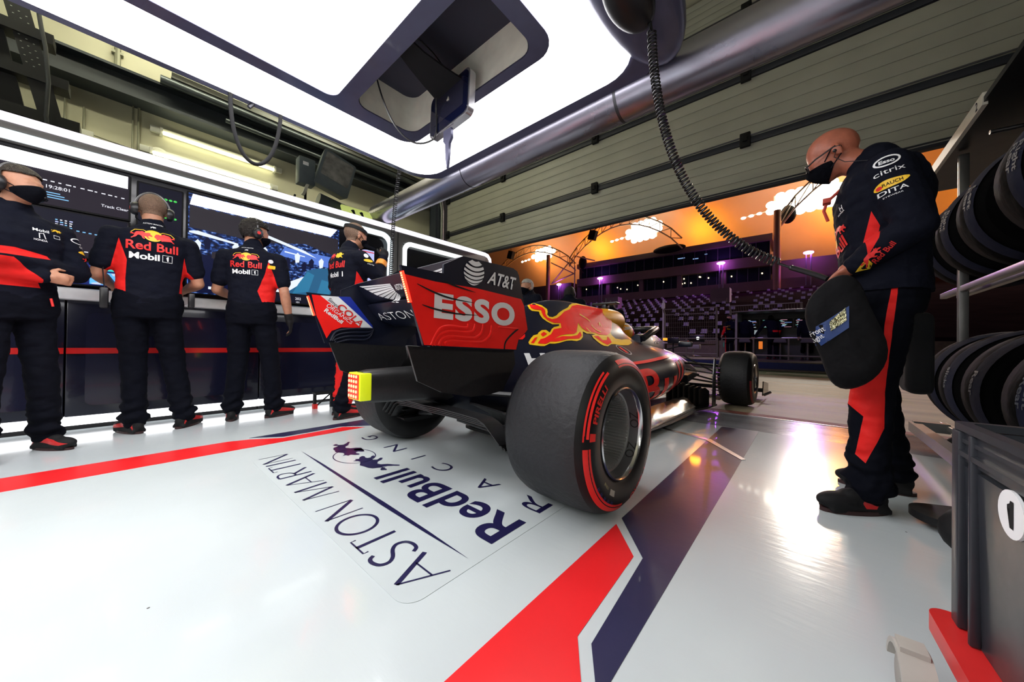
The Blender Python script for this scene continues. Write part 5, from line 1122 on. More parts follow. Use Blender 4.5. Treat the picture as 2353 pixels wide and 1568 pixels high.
pane(s_, [(.08, .02), (.14, .12), (.26, .22), (.32, .38), (.42, .42), (.62, .46), (.66, .3), (.64, .02)], TEAL, .0240); pane(s_, [(.18, .10), (.34, .14), (.40, .34), (.33, .37), (.24, .22)], TEAL2, .0244); pane(s_, [(.40, .02), (.56, .04), (.58, .28), (.48, .3)], TEAL2, .0244)
bar(s_, -.52, -.40, .06, .085, VW, .0245)
t, s_ = scr('number_screen', 'small black data screen low beside the person with a black glove', 1.02, 1.60, 1.13, 1.24, DARKS, x=SX+.06)
txt(s_, '202', -.09, .045, .028, SW, d=.023); txt(s_, '303', .10, .045, .028, SW, d=.023); txt(s_, 'VER', -.22, .06, .02, SBL, d=.023); txt(s_, '101', -.08, .01, .02, SW, d=.023)
t, s_ = scr('data_screen', 'upright lilac data screen with a red top line behind the raised fist', 1.80, 2.16, 1.42, 1.93, glow('lilac_page', (.42, .46, .80), .85, base=(.3, .3, .4)), x=SX-.03)
bar(s_, -.165, .165, .465, .478, glow('red_line', (.6, .03, .05), 1)); bar(s_, -.14, .08, .42, .45, glow('green_line', (.15, .65, .45), .9))
for k in range(9): bar(s_, -.12, .02+.06*(k % 3)*.5, .10+k*.033, .105+k*.033, glow('pale_line', (.6, .75, .9), .9))
bar(s_, -.14, .05, .21, .216, glow('orange_line', (.7, .25, .1), .9))
# ---- garment hanging at the divider and black stool-like cover on the far side
bm = NB(); ell(bm, (-4.10, 2.55, 1.42), (.16, .34, .30), n=20); ell(bm, (-4.08, 2.75, 1.25), (.15, .35, .22), n=18); cap_(bm, (-4.1, 2.4, 1.2), (-4.1, 2.5, .4), .16, .2)
o = remesh('covered_equipment', bm, .02, NAVY); tag(o, 'equipment under a black cloth cover before the divider of the screen wall', 'covered equipment')
# ---- trestle on the floor by the benches
t = thing('trestle', 'small black lattice trestle on the floor by the benches', 'trestle', (-4.0, 1.55, 0))
bm = NB(); box(bm, -.06, .06, -.20, .30, .15, .17); build('top_rail', bm, BLKM, t)
for y in (-.19, -.02, .15, .29): bm = NB(); box(bm, -.02, .02, y-.012, y+.012, 0, .15); build('leg', bm, BLKM, t)
for a, b in ((-.18, -.04), (-.02, .13), (.15, .28)): bm = NB(); tube(bm, [(0, a, .02), (0, b, .14)], .008, 6); build('brace', bm, BLKM, t)
bm = NB(); box(bm, -.02, .03, -.21, -.17, 0, .05); build('red_foot', bm, REDP, t)
# ---- tyre rack on the right
rk = thing('tyre_rack', 'aluminium tyre rack with two shelves at the right', 'rack', (1.10, 2.9, 0))
def rp(name, bm, m=None, **k): bm.transform(Matrix.Translation((-1.10, -2.9, 0))); return build(name, bm, m or mat('rack_aluminium', (.30, .30, .29), .35, metal=.85), rk, **k)
for x in (.80, 1.42):
    for y in (3.80, 1.75):
        bm = NB(); box(bm, x-.022, x+.022, y-.022, y+.022, .12, 2.08, bev=.003); box(bm, x-.024, x-.022, y-.006, y+.006, .12, 2.08); rp('upright', bm)
for z in (.14, 1.15):
    for x in (.80, .88, 1.35, 1.42):
        bm = NB(); box(bm, x-.018, x+.018, 1.6, 4.25, z-.02, z+.02, bev=.004); rp('shelf_rail', bm)
for y in (3.82, 1.75): bm = NB(); box(bm, .80, 1.42, y-.02, y+.02, .10, .16); rp('cross_rail', bm)
bm = NB(); box(bm, .62, .80, 4.05, 4.11, .10, .17); box(bm, .60, .66, 2.6, 4.1, .09, .16); rp('base_rail', bm)
bm = NB(); box(bm, .72, 1.45, 1.5, 4.62, 2.10, 2.13); rp('top_panel', bm, BLKP)
bm = NB(); box(bm, 1.45, 1.46, 1.4, 4.5, .05, 2.12); rp('back_board', bm, BLKM)
bm = NB(); box(bm, .715, .735, 3.1, 4.66, 2.085, 2.155); rp('top_edge_board', bm, mat('cream_edge_board', (.75, .72, .62), .5)); 
bm = text2d('2', .035, .05, bold=.01); bm.transform(frame((.714, 3.20, 2.095), (0, -1, 0), (0, 0, 1))); me = bpy.data.meshes.new('digit'); bm.to_mesh(me); bm.free(); me.materials.append(NAVY); dg_ = bpy.data.objects.new('digit', me); COL.objects.link(dg_); dg_.parent = rk; dg_.location = (-1.10, -2.9, 0)
for y in (3.9, 2.0):
    bm = NB(); cap_(bm, (.80, y, .055), (.84, y, .055), .055, .055); box(bm, .78, .86, y-.03, y+.03, .06, .12); rp('castor', bm, BLKP)
COVER = mat('tyre_cover_cloth', (.002, .002, .0025), .95, bump=.7, bscale=7, noise=.3, spec=.1)
BANDM = mat('blue_cover_band', (.003, .006, .028), .9, bump=.3, bscale=9)
GREYT = mat('grey_lettering', (.12, .13, .15), .6)
def covered_tyre(x, y, z, txts, lab, w=.17, r=.345, tilt=0):
    t = thing('tyre_in_cover', lab, 'covered tyre', (x, y, z+r), group='tyres in black covers on the rack'); A = Matrix(((1, 0, 0, 0), (0, 0, 1, 0), (0, 1, 0, 0), (0, 0, 0, 1)))
    bm = NB(); lathe(bm, [(.001, -w-.01), (r*.55, -w-.01), (r*.86, -w), (r*.97, -w+.05), (r, 0), (r*.97, w-.05), (r*.86, w), (r*.55, w+.01), (.001, w+.01)], A, 56); c2 = build('cover', bm, COVER, t)
    bm = NB(); lathe(bm, [(r*.955, -w+.030), (r*.992, -w+.07), (r*1.006, -w+.10)], A, 56); b2 = build('band', bm, BANDM, t)
    for k, s_ in enumerate(txts):
        bm = text2d(s_, .13, .030, bold=.02); gridcut(bm, .012)
        for v in bm.verts:
            a = R(160)+ (v.co.x)/(r); yy = -w+.100-k*.036-v.co.y; rr = r*(1.012-.5*max(0, -w+.10-yy))
            v.co = V((rr*math.cos(a), yy-.0, rr*math.sin(a)))
        me = bpy.data.meshes.new('lettering'); bm.to_mesh(me); bm.free(); me.materials.append(GREYT); o = bpy.data.objects.new('lettering', me); COL.objects.link(o); o.parent = b2
    t.rotation_euler = (0, 0, R(tilt)); return t
X_ = 1.0
for y, tx, lab in ((4.03, ('Front', 'Right'), 'covered tyre at the far end of the upper rack shelf'), (3.62, ('Front', 'Right'), 'second covered tyre from the far end of the upper shelf'), (3.17, ('Rear', 'Left'), 'covered tyre in the middle of the upper shelf, rear left band'), (2.62, ('Rear', 'Right'), 'nearest covered tyre in view on the upper shelf'),
                   (2.1, ('Rear', 'Left'), 'covered tyre on the upper shelf at the right frame edge')):
    covered_tyre(X_, y, 1.17, tx, lab)
for y, tx, lab in ((3.80, ('slicks', ''), 'covered tyre at the far end of the lower rack shelf'), (3.42, ('slicks', ''), 'second covered tyre from the far end of the lower shelf'), (2.98, ('Rear', ''), 'covered tyre in the middle of the lower shelf'), (2.45, ('Rear', 'Left'), 'nearest covered tyre in view on the lower shelf')):
    covered_tyre(X_-.02, y, .16, [x for x in tx if x], lab)
for x, y, z, lab in ((.9, 3.35, 2.02, 'far'), (.9, 2.7, 2.02, 'near')):
    bm = NB(); tube(bm, [(x-.1, y, z), (x+.1, y+.02, z)], .012, 10); tag(build('rack_handle', bm, ALU), 'short metal bar above the upper tyres, the %s one' % lab, 'bar', 'bars above the tyres')
# black bag hanging between person and rack
bm = NB(); box(bm, .375, .475, 2.62, 2.85, .50, .92, bev=.03); o = remesh('equipment_bag', bm, .015, mat('black_bag_cloth', (.008, .009, .012), .9, bump=.8, bscale=6)); tag(o, 'black bag hanging behind the person in glasses', 'bag')
# dark padded board on the floor
t = thing('creeper_board', 'dark low board with pale lettering lying behind the person in glasses', 'board', (.72, 2.35, 0), R(-65))
bm = NB(); prism(bm, rrect(-.10, .10, -.42, .42, .09), IX, .03, .06); bd = build('board', bm, BLKM, t, ang=50)
decal('lettering', place2(text2d('TEAM', .40, .09, bold=.03), -.2, -.05), Matrix.Translation((0, 0, .062)) @ Matrix.Rotation(R(90), 4, 'Z'), mat('dull_gold_print', (.25, .20, .08), .6), flat=True, parent=bd)
for y in (-.3, .3): bm = NB(); cap_(bm, (-.05, y, .02), (.05, y, .02), .018, .018); build('roller', bm, BLKP, t)
# ---- grey crate on the red dolly, right foreground
CR = mat('grey_crate_plastic', (.024, .027, .034), .35, noise=.06, scale=30)
ct = thing('storage_crate', 'dark grey plastic crate with a round number sticker, right foreground', 'crate', (.23, 1.155, .165), R(3))
bm = NB(); w, l, hh = .40, .60, .415
rg = [[V((x, -y, z)) for x, y in rrect(.012+ins, w-.012-ins, .012+ins, l-.012-ins, .015, 3)] for z, ins in ((0, .002), (.33, -.004))]; loft(bm, rg, cap=True); b_ = build('body', bm, CR, ct, ang=50)
for z, dpt, o_ in ((.352, .010, 0), (.378, .008, .004), (.402, .014, 0)):
    bm = NB(); bo = rrect(-.0+o_, w-o_, -l+o_, -o_, .012, 3); bi = rrect(.02, w-.02, -l+.02, -.02, .01, 3); b2 = slab_holes(bo, [bi], z, z+dpt); bm.free(); build('rim', b2, CR, ct, ang=50)
bm = NB(); b2 = slab_holes(rrect(.008, w-.008, -l+.008, -.008, .012, 3), [rrect(.02, w-.02, -l+.02, -.02, .01, 3)], .34, .40); bm.free(); build('collar', b2, CR, ct, ang=50)
for y, w_ in ((.0, .032), (.078, .009), (.31, .009), (.48, .009), (.568, .032)):
    bm = NB(); box(bm, -.001, .014, -y-w_, -y, .0, .40, bev=.003); build('side_rib', bm, CR, ct)
for x in (.05, .2, .35):
    bm = NB(); box(bm, x-.006, x+.006, -.014, .002, 0, .40, bev=.003); build('side_rib', bm, CR, ct)
SK = frame((-.0005, 0, 0), (0, -1, 0), (0, 0, 1))
bm = NB(); prism(bm, [(.215+.040*math.cos(2*PI*k/28), .302+.038*math.sin(2*PI*k/28)) for k in range(28)], SK, .0, .004); bm.transform(Matrix.Translation((.0, 0, 0))); sk = build('round_sticker', bm, WHT, ct, smooth=False)
sk.location = (.009, 0, 0)
decal('digit', poly2d([(.197+.040*x, .280+.044*y) for x, y in ONE]), SK @ Matrix.Translation((0, 0, .0046)), BLKM, flat=True, parent=sk)
dl = thing('dolly', 'red wheeled dolly under the grey crate', 'dolly', (.23, 1.155, 0), R(3))
bm = slab_holes(rrect(-.03, w+.03, -l-.03, .03, .03), [rrect(.03, w-.03, -l+.03, -.03, .02)], .125, .163); build('frame', bm, mat('red_dolly_plastic', (.62, .02, .02), .4), dl, ang=40)
for x, y in ((-.075, -.10), (w-.03, -.02), (.03, -l+.02), (w-.03, -l+.02)):
    bm = NB(); lathe(bm, [(.001, -.016), (.045, -.016), (.058, -.010), (.058, .010), (.045, .016), (.001, .016)], Matrix.Translation((x, y, .058)) @ Matrix.Rotation(R(90), 4, 'Y'), 28); wh = build('castor_wheel', bm, mat('grey_castor', (.32, .30, .27), .5), dl)
    bm = NB(); rg = [[V((x+dx_, y+rr_*math.cos(R(a_)), .058+rr_*math.sin(R(a_)))) for dx_, rr_ in ((-.024, .060), (.024, .060), (.024, .070), (-.024, .070))] for a_ in range(10, 171, 16)]; loft(bm, rg); box(bm, x-.02, x+.02, y-.02, y+.02, .125, .135); build('castor_hood', bm, mat('pale_castor_hood', (.42, .40, .36), .5), dl, ang=50)
# loose wheel gun hint beside the crate
bm = NB(); cap_(bm, (.44, 1.95, .09), (.50, 1.99, .09), .085, .085); tag(build('rubber_block', bm, BLKM), 'round black rubber block on the floor beyond the crate', 'block')
# ============================================================ people
# local frame of a person: +y forward, +x their right hand side, z up, origin on the floor
TOR = [(.86, .160, .112, 0), (.94, .164, .115, 0), (1.04, .148, .104, .0), (1.14, .150, .104, .004), (1.26, .168, .114, .006), (1.36, .182, .118, .0), (1.43, .184, .106, -.008), (1.48, .145, .085, -.012), (1.52, .085, .068, -.012)]
def ringz(z, hw, hd, yo, grow=0, n=24, cx=0, p=2.3):
    out = []
    for k in range(n):
        t = 2*PI*k/n; c, s = math.cos(t), math.sin(t)
        out.append(V((cx+(hw+grow)*math.copysign(abs(c)**(2/p), c), yo+(hd+grow)*math.copysign(abs(s)**(2/p), s), z)))
    return out
def hand(bm, wrist, d, palm, s=1, curl=.5, side=1, sc=1.0):
    """palm and five fingers: d = pointing direction, palm = palm normal, side = +1/-1 thumb side"""
    w = V(wrist); d = V(d).normalized(); pn = V(palm); pn = (pn-d*pn.dot(d)).normalized(); u = d.cross(pn)*side
    rot = Matrix((u, d, pn)).transposed()
    ell(bm, w+d*.045*sc, (.040*sc, .052*sc, .017*sc), rot); cap_(bm, w-d*.02, w+d*.03*sc, .026*sc, .030*sc, 10)
    for k, (o, L) in enumerate(((.030, .070), (.010, .078), (-.010, .073), (-.029, .056))):
        a = w+d*.085*sc+u*o*sc; L *= sc; r_ = .0088*sc
        th = curl*1.1; d1 = d*math.cos(th*.5)+pn*math.sin(th*.5); d2 = d*math.cos(th*1.4)+pn*math.sin(th*1.4); d3 = d*math.cos(th*2.2)+pn*math.sin(th*2.2)
        b = a+d1*L*.45; c = b+d2*L*.32; e = c+d3*L*.25
        cap_(bm, a-d*.02, b, r_*1.1, r_, 8); cap_(bm, b, c, r_, r_*.92, 8); cap_(bm, c, e, r_*.92, r_*.8, 8)
    a = w+d*.02*sc+u*.032*sc; b = a+(u*.7+d*.6+pn*.3)*.038*sc; c = b+(d*.85+pn*.45)*.032*sc
    cap_(bm, a, b, .0125*sc, .0105*sc, 8); cap_(bm, b, c, .0105*sc, .009*sc, 8)
def head_geo(bm, Mh, sc=1.0):
    def E_(c, r, rot=None):
        t = bmesh.new(); ell(t, c, r, rot, 20); add(bm, t, Mh)
    E_((0, -.005, .035), (.077, .098, .092)); E_((0, .035, -.010), (.066, .068, .085)); E_((0, .058, -.065), (.040, .035, .036)); E_((0, .02, -.045), (.056, .060, .055))
    E_((0, .082, .018), (.050, .020, .016))                                   # brow
    for s in (1, -1):
        E_((s*.030, .080, -.022), (.022, .018, .020)); E_((s*.079, -.005, -.008), (.010, .019, .031), Matrix.Rotation(R(-12), 3, 'X')); E_((s*.084, -.012, -.004), (.006, .014, .025))
    t = bmesh.new(); cap_(t, (0, .094, .004), (0, .117, -.026), .008, .0125, 10); cap_(t, (0, .100, -.030), (0, .108, -.030), .016, .009, 8); add(bm, t, Mh)
    t = bmesh.new(); cap_(t, (-.016, .094, -.052), (.016, .094, -.052), .008, .008, 8); cap_(t, (-.014, .092, -.064), (.014, .092, -.064), .009, .009, 8); add(bm, t, Mh)
def shell(name, src, cond, off, m, par, noise=0.0):
    me = src.data; bm = bmesh.new(); bm.from_mesh(me)
    bmesh.ops.delete(bm, geom=[f for f in bm.faces if not cond(f.calc_center_median())], context='FACES')
    for v in bm.verts: v.normal_update()
    for v in bm.verts: v.co = v.co+v.normal*(off+noise*math.sin(v.co.x*190)*math.sin(v.co.y*170+v.co.z*140))
    r = bmesh.ops.solidify(bm, geom=list(bm.faces), thickness=.003)
    me2 = bpy.data.meshes.new(name); bm.to_mesh(me2); bm.free(); me2.materials.append(m)
    for p in me2.polygons: p.use_smooth = True
    o = bpy.data.objects.new(name, me2); COL.objects.link(o); o.parent = par; return o
def person(label, loc, rz, H=1.80, head=(0, .03, 1.665), hrot=(0, 0, 0), arms=None, feet=None, knees=None, lean=lambda z: (0, 0), glove=(0, 0), sleeve='short', vox=.010, loose=.02, hair=None, trouser=TROUSER, shirt=None, width=1.0, group=None, foot_dir=(0, 0), curl=(.5, .5), palms=None, shoe_red=True, hpitch=0, skin=SKIN):
    s = H/1.79
    t = thing('person', label, 'person', loc, rz, group); t.scale = (s, s, s)
    L = lambda p: V((p[0]*width, p[1], p[2]))+V((*lean(p[2]), 0))
    Mh = Matrix.Translation(V(head)) @ Matrix.Rotation(R(hrot[0]), 4, 'Z') @ Matrix.Rotation(R(hrot[1]), 4, 'X') @ Matrix.Rotation(R(hrot[2]), 4, 'Y')
    rings = [(z, hw*width, hd, yo) for z, hw, hd, yo in TOR]
    def torso(bm, g, z0=0, z1=9):
        loft(bm, [[p+V((*lean(z), 0)) for p in ringz(z, hw, hd, yo, g)] for z, hw, hd, yo in rings if z0 <= z <= z1])
    sh = [L((-.185, -.01, 1.42)), L((.185, -.01, 1.42))]
    arms = arms or [((-.25, -.02, 1.14), (-.26, .05, .90)), ((.25, -.02, 1.14), (.26, .05, .90))]
    feet = feet or [(-.11, 0, .08), (.11, 0, .08)]
    hip = [L((-.085, 0, .90)), L((.085, 0, .90))]
    knees = knees or [tuple((hip[i]+V(feet[i]))/2+V((0, .02, .03))) for i in (0, 1)]
    # --- body
    bm = NB(); head_geo(bm, Mh); torso(bm, -.012)
    nb = L((0, -.015, 1.49)); nt = Mh @ V((0, -.015, -.045)); cap_(bm, nb, nt, .062, .056)
    for i in (0, 1):
        el, wr = V(arms[i][0]), V(arms[i][1]); cap_(bm, sh[i], el, .050, .040); cap_(bm, el, el.lerp(wr, .35), .041, .042); cap_(bm, el.lerp(wr, .35), wr, .042, .027)
        cap_(bm, hip[i], knees[i], .070, .048); cap_(bm, V(knees[i]), V(feet[i]), .048, .034)
        pn = (palms[i] if palms else (0, 0, -1)) ; hand(bm, wr, (wr-el), pn, curl=curl[i], side=(1 if i else -1))
    body = remesh('body', bm, vox, skin, t, smooth=3, fac=.5)
    # eyes
    for sx in (1, -1):
        bm = NB(); ell(bm, (0, 0, 0), (.0125, .0125, .0125), n=12); bm.transform(Mh @ Matrix.Translation((sx*.030, .0725, .001))); ey = build('eye', bm, mat('eye_white', (.7, .68, .64), .2, coat=1), t)
        bm = NB(); ell(bm, (0, .0098, 0), (.0062, .0036, .0062), n=10); bm.transform(Mh @ Matrix.Translation((sx*.030, .0725, .001))); build('iris', bm, mat('iris_dark', (.03, .02, .01), .15, coat=1), ey)
    # --- trousers
    bm = NB(); loft(bm, [[p+V((*lean(z), 0)) for p in ringz(z, hw*width, hd, 0, .016)] for z, hw, hd in ((.84, .160, .105), (.92, .172, .118), (.99, .166, .114), (1.05, .155, .105))])
    for i in (0, 1):
        k, f = V(knees[i]), V(feet[i]); cap_(bm, hip[i]-V((0, 0, .03)), k, .092, .072); cap_(bm, k, k.lerp(f, .5), .072, .068)
        cap_(bm, k.lerp(f, .5), f+V((0, 0, .03)), .068, .074)
    tr = remesh('trousers', bm, vox*1.1, [trouser, REDC], t, smooth=4)
    folds(tr, .0075, low=True)
    # --- shirt
    bm = NB(); g = loose
    loft(bm, [[p+V((*lean(z), 0)) for p in ringz(z, hw*width, hd, yo, gg)] for z, hw, hd, yo, gg in [(.93, .160, .112, 0, g)]+[(z, hw, hd, yo, g) for z, hw, hd, yo in TOR if z > 1.0 and z < 1.5]+[(1.50, .105, .075, -.012, .012), (1.525, .075, .068, -.012, .010)]])
    for i in (0, 1):
        el, wr = V(arms[i][0]), V(arms[i][1])
        if sleeve == 'short':
            e2 = sh[i].lerp(el, .68); cap_(bm, sh[i]-V((0, 0, .0)), e2, .076, .066)
        else:
            cap_(bm, sh[i], el, .078, .062); cap_(bm, el, el.lerp(wr, .97), .062, .044)
    cap_(bm, L((0, -.012, 1.50)), L((0, -.006, 1.545)), .075, .070)
    if sleeve == 'long': cap_(bm, nb, nb.lerp(nt, .42), .076, .071)
    st = remesh('shirt', bm, vox, [shirt or NAVY, REDC], t, smooth=4)
    folds(st, .0065)
    # --- gloves
    for i in (0, 1):
        if glove[i]:
            el, wr = V(arms[i][0]), V(arms[i][1]); bm = NB(); pn = (palms[i] if palms else (0, 0, -1)); hand(bm, wr, (wr-el), pn, curl=curl[i], side=(1 if i else -1), sc=1.12); cap_(bm, wr-(wr-el).normalized()*.03, wr, .036, .034)
            remesh('glove', bm, vox*.7, BLKM, t, smooth=2)
    # --- shoes
    for i in (0, 1):
        f = V(feet[i]); a = R(foot_dir[i]); M = Matrix.Translation((f.x, f.y, 0)) @ Matrix.Rotation(a, 4, 'Z')
        bm = NB(); t2 = bmesh.new(); ell(t2, (0, .12, .045), (.046, .085, .036)); ell(t2, (0, -.01, .055), (.040, .065, .05)); cap_(t2, (0, .0, .06), (0, .08, .06), .040, .036); box(t2, -.04, .04, -.06, .17, .004, .03); add(bm, t2, M)
        so = remesh('shoe', bm, .008, [BLKM, mat('red_shoe_panel', (.55, .02, .02), .45)], t, smooth=3)
        if shoe_red:
            for sd_ in (1, -1):
                FM = M @ frame((0, 0, 0), (0, sd_, 0), (0, 0, 1)); q = [(-.05, .03), (-.02, .06), (.06, .045), (.15, .035), (.19, .045), (.12, .065), (.03, .085), (-.04, .07)]
                paint(so, FM, [(sd_*x, z) for x, z in (q if sd_ == 1 else q[::-1])], 1)
        bm = NB(); P = [(.047*math.cos(k*2*PI/28)*(.95), .055+.135*math.sin(k*2*PI/28)) for k in range(28)]; prism(bm, P, M, .0, .016); build('sole', bm, mat('sole_black_red', (.03, .008, .008), .6), so, smooth=False)
    return dict(t=t, body=body, shirt=st, trousers=tr, Mh=Mh, Mi=Mh.inverted(), s=s)
def wear_mask(p):
    Mh = p['Mh']; T = bvh([p['body']]); bm = NB(); rows = []
    for i in range(25):
        f = -78+156*i/24; c = abs(f)/78.0; zt = -.006-.030*c**1.5+.006*math.cos(f*PI/60)*(c < .4); zb = -.112+.058*c**1.6; row = []
        for j in range(9):
            z = zt+(zb-zt)*j/8; d = V((math.sin(R(f)), math.cos(R(f)), 0)); o = V((0, .012, z))
            h = T.ray_cast(Mh @ (o+d*.25), (Mh.to_3x3() @ -d), .3)[0]
            q = (Mh.inverted() @ h) if h is not None else o+d*.07
            r_ = max((q-o).length, .050) + .010+.004*math.cos(R(f))*math.sin(PI*j/8)+(.006 if abs(f) < 22 and j < 5 else 0)
            row.append(o+d*r_)
        rows.append(row)
    for it in range(2):
        rows = [[(rows[max(0, i-1)][j]+rows[i][j]*2+rows[min(24, i+1)][j]+rows[i][max(0, j-1)]+rows[i][min(8, j+1)])/6 for j in range(9)] for i in range(25)]
    loft(bm, [[Mh @ q for q in r_] for r_ in rows], cap=False, closed=False)
    bmesh.ops.solidify(bm, geom=list(bm.faces), thickness=.003); build('face_mask', bm, MASK, p['t'], ang=80)
    for s in (1, -1):
        bm = NB(); tube(bm, [p['Mh'] @ V(q) for q in ((s*.062, .05, -.022), (s*.078, .015, .005), (s*.086, -.006, .012), (s*.084, -.022, -.005), (s*.080, -.008, -.035), (s*.064, .045, -.065))], .0025, 6); build('mask_loop', bm, MASK, p['t'])
def wear_hair(p, m, cond, off=.008, noise=.002): shell('hair', p['body'], lambda q: cond(p['Mi'] @ q), off, m, p['t'], noise)
def wear_headset(p, mic=True):
    Mh = p['Mh']; hs = bpy.data.objects.new('headset', bpy.data.meshes.new('headset')); bpy.data.objects.remove(hs)
    bm = NB(); tube(bm, [(.092*math.cos(R(a)), -.01-.006*math.sin(R(a)), -.0+.142*math.sin(R(a))) for a in range(0, 181, 12)], .0065, 8); bm.transform(Mh); hs = build('headset', bm, mat('headset_wire', (.25, .25, .26), .3, metal=.6), p['t'])
    for s in (1, -1):
        bm = NB(); A = Mh @ Matrix.Translation((s*.082, -.008, -.008)) @ Matrix.Rotation(R(90*s), 4, 'Y'); lathe(bm, [(.001, .034), (.028, .034), (.040, .024), (.045, .004), (.042, -.006), (.001, -.006)], A @ Matrix.Diagonal((1.15, .92, 1, 1)), 24); e = build('ear_cup', bm, BLKP, hs)
        bm = NB(); lathe(bm, [(.001, .0355), (.014, .0352), (.014, .034)], A, 14); build('cup_badge', bm, REDP, e)
    if mic:
        bm = NB(); tube(bm, [Mh @ V(q) for q in ((-.088, .0, -.03), (-.085, .05, -.055), (-.05, .10, -.062), (-.025, .115, -.06))], .004, 6); build('microphone_boom', bm, BLKP, hs)
def back_art(p, y0=.0, k=1.0, dx=0, dz=0, mob=True):
    """pair of bulls before a yellow sun, two-line team lettering"""
    par = p['shirt']; T = bvh([par]); F = frame((0, -.1, 0), (1, 0, 0), (0, 0, 1))
    def a(name, bm, m, o): bm.transform(Matrix.Translation((dx, dz, 0)) @ Matrix.Scale(k, 4)); return decal(name, bm, F, m, T, o, .03, par, .4)
    a('sun_emblem', poly2d([(.048*math.cos(2*PI*j/22), 1.462+.042*math.sin(2*PI*j/22)) for j in range(22)]), YELP, .003)
    a('bull_emblem', bull(-.112, 1.425, .108, .085), REDP, .0045); a('bull_emblem', bull(.004, 1.425, .108, .085, True), REDP, .0045)
    for s_ in (-1, 1): a('bull_outline', stroke2d([(s_*.11, 1.47), (s_*.09, 1.492), (s_*.05, 1.497), (s_*.02, 1.478)], .004), YELP, .005)
    a('lettering', place2(text2d('Red Bull', .262, .062, bold=.022), -.131, 1.352), REDP, .004)
    if mob:
        a('lettering', place2(text2d('Mobil', .150, .046, bold=.03), -.115, 1.285), WHT, .004); a('lettering', poly2d([(.063+.026*x, 1.289+.034*y) for x, y in ONE]), WHT, .004)
        a('lettering', stroke2d([(.05, 1.282), (.10, 1.282), (.10, 1.331), (.05, 1.331)], .004, True), WHT, .004)
    a('collar_lettering', place2(text2d('ASTON MARTIN', .10, .010, bold=.01), -.05, 1.555), WHT, .004)
    a('cat_emblem', place2(bull(0, 0, .03, .022), -.015, 1.522), WHT, .004)
# 1 --- far left, arms crossed
p = person('person with crossed arms, headset and dark face mask at the left edge of the photo', (-3.70, -.46, 0), R(-62), H=1.78, head=(0, .045, 1.66), hrot=(16, 4, 0), vox=.008,
           arms=[((-.245, .06, 1.17), (.14, .19, 1.19)), ((.245, .06, 1.15), (-.06, .165, 1.115))], sleeve='long', loose=.022, palms=[(0, -1, 0), (0, -1, 0)], curl=(1.5, 1.5), feet=[(-.14, .02, .08), (.13, .05, .08)], foot_dir=(10, -8))
wear_mask(p); wear_hair(p, HAIRB, lambda q: (q.z > .062 and q.y < .09) or (q.z > .0 and q.y < .01) or (q.y < -.03 and q.z > -.05) or q.z > .10, .010); wear_headset(p)
T = bvh([p['shirt']]); F = frame((0, .1, 0), (-1, 0, 0), (0, 0, 1)); st = p['shirt']
paint(st, F, [(-.30, 1.26), (-.05, 1.27), (.08, 1.245), (.09, 1.225), (-.05, 1.215), (-.30, 1.20)], 1); paint(st, F, [(-.30, 1.19), (-.08, 1.20), (.04, 1.09), (.06, 1.04), (-.30, 1.04)], 1)
paint(p['trousers'], frame((0, .1, 0), (-1, 0, 0), (0, 0, 1)), [(-.24, .9), (-.19, .9), (-.19, .2), (-.24, .2)], 1)
for bmx, m_ in ((place2(text2d('Mobil', .07, .018, bold=.02), .02, 1.395), WHT), (place2(text2d('HONDA', .06, .012, bold=.02), .02, 1.335), WHT), (stroke2d([(.045, 1.352), (.045, 1.382), (.062, 1.386), (.072, 1.352)], .005), WHT), (bull(.10, 1.41, .055, .03), YELP), (stroke2d([(.11, 1.37), (.14, 1.37), (.14, 1.39), (.11, 1.39)], .003, True), WHT)):
    decal('chest_emblem', bmx, F, m_, T, .003, .03, st, .4)
T2 = frame((0, 0, 0), (0, -1, 0), (0, 0, 1)); F2 = frame((0, 0, 0), V((-.45, -.9, 0)), (0, 0, 1))
for bmx, m_ in ((place2(text2d('citrix', .07, .02), -.02, 1.345), WHT), (poly2d([(.035*math.cos(2*PI*j/18), 1.315+.013*math.sin(2*PI*j/18)) for j in range(18)]), YELP), (bull(-.04, 1.255, .08, .04), REDP), (stroke2d([(.03*math.cos(2*PI*j/18), 1.39+.017*math.sin(2*PI*j/18)) for j in range(18)], .005, True), WHT)):
    decal('sleeve_emblem', bmx, frame((-.1, 0, 0), V((-.35, -.94, 0)), (0, 0, 1)), m_, T, .003, .03, st, .5)
bm = NB(); tube(bm, [(-.10, .13, .98), (-.105, .14, .93)], .006, 8); build('pen', bm, REDP, p['t'])
# 2 --- shaven head, back to us
p = person('person with shaven head seen from behind in a red-sided polo shirt at the benches', (-3.93, .135, 0), R(90), H=1.885, head=(.0, .045, 1.665), hrot=(0, -12, 0), vox=.009,
           arms=[((-.262, .02, 1.14), (-.20, .24, 1.10)), ((.262, .02, 1.14), (.20, .24, 1.10))], feet=[(-.07, -.02, .08), (.19, -.03, .08)], knees=[(-.08, .02, .50), (.13, .02, .50)], foot_dir=(25, -35), width=1.02, lean=lambda z: (-.01+.02*(z-.9), .02*(z-.9)), loose=.022)
wear_hair(p, STUBBLE, lambda q: (q.z > .055 and q.y < .075) or (q.y < -.015 and q.z > -.055) or q.z > .10, .0015, .0005); wear_headset(p)
back_art(p, k=1.0, dx=.0, dz=-.02)
F = frame((0, -.1, 0), (1, 0, 0), (0, 0, 1)); paint(p['shirt'], F, [(-.165, 1.40), (-.125, 1.25), (-.13, 1.12), (-.125, .90), (-.30, .90), (-.30, 1.10), (-.20, 1.20)], 1); paint(p['shirt'], F, [(.17, 1.32), (.15, 1.1), (.135, .90), (.30, .90), (.30, 1.10), (.19, 1.22)], 1)
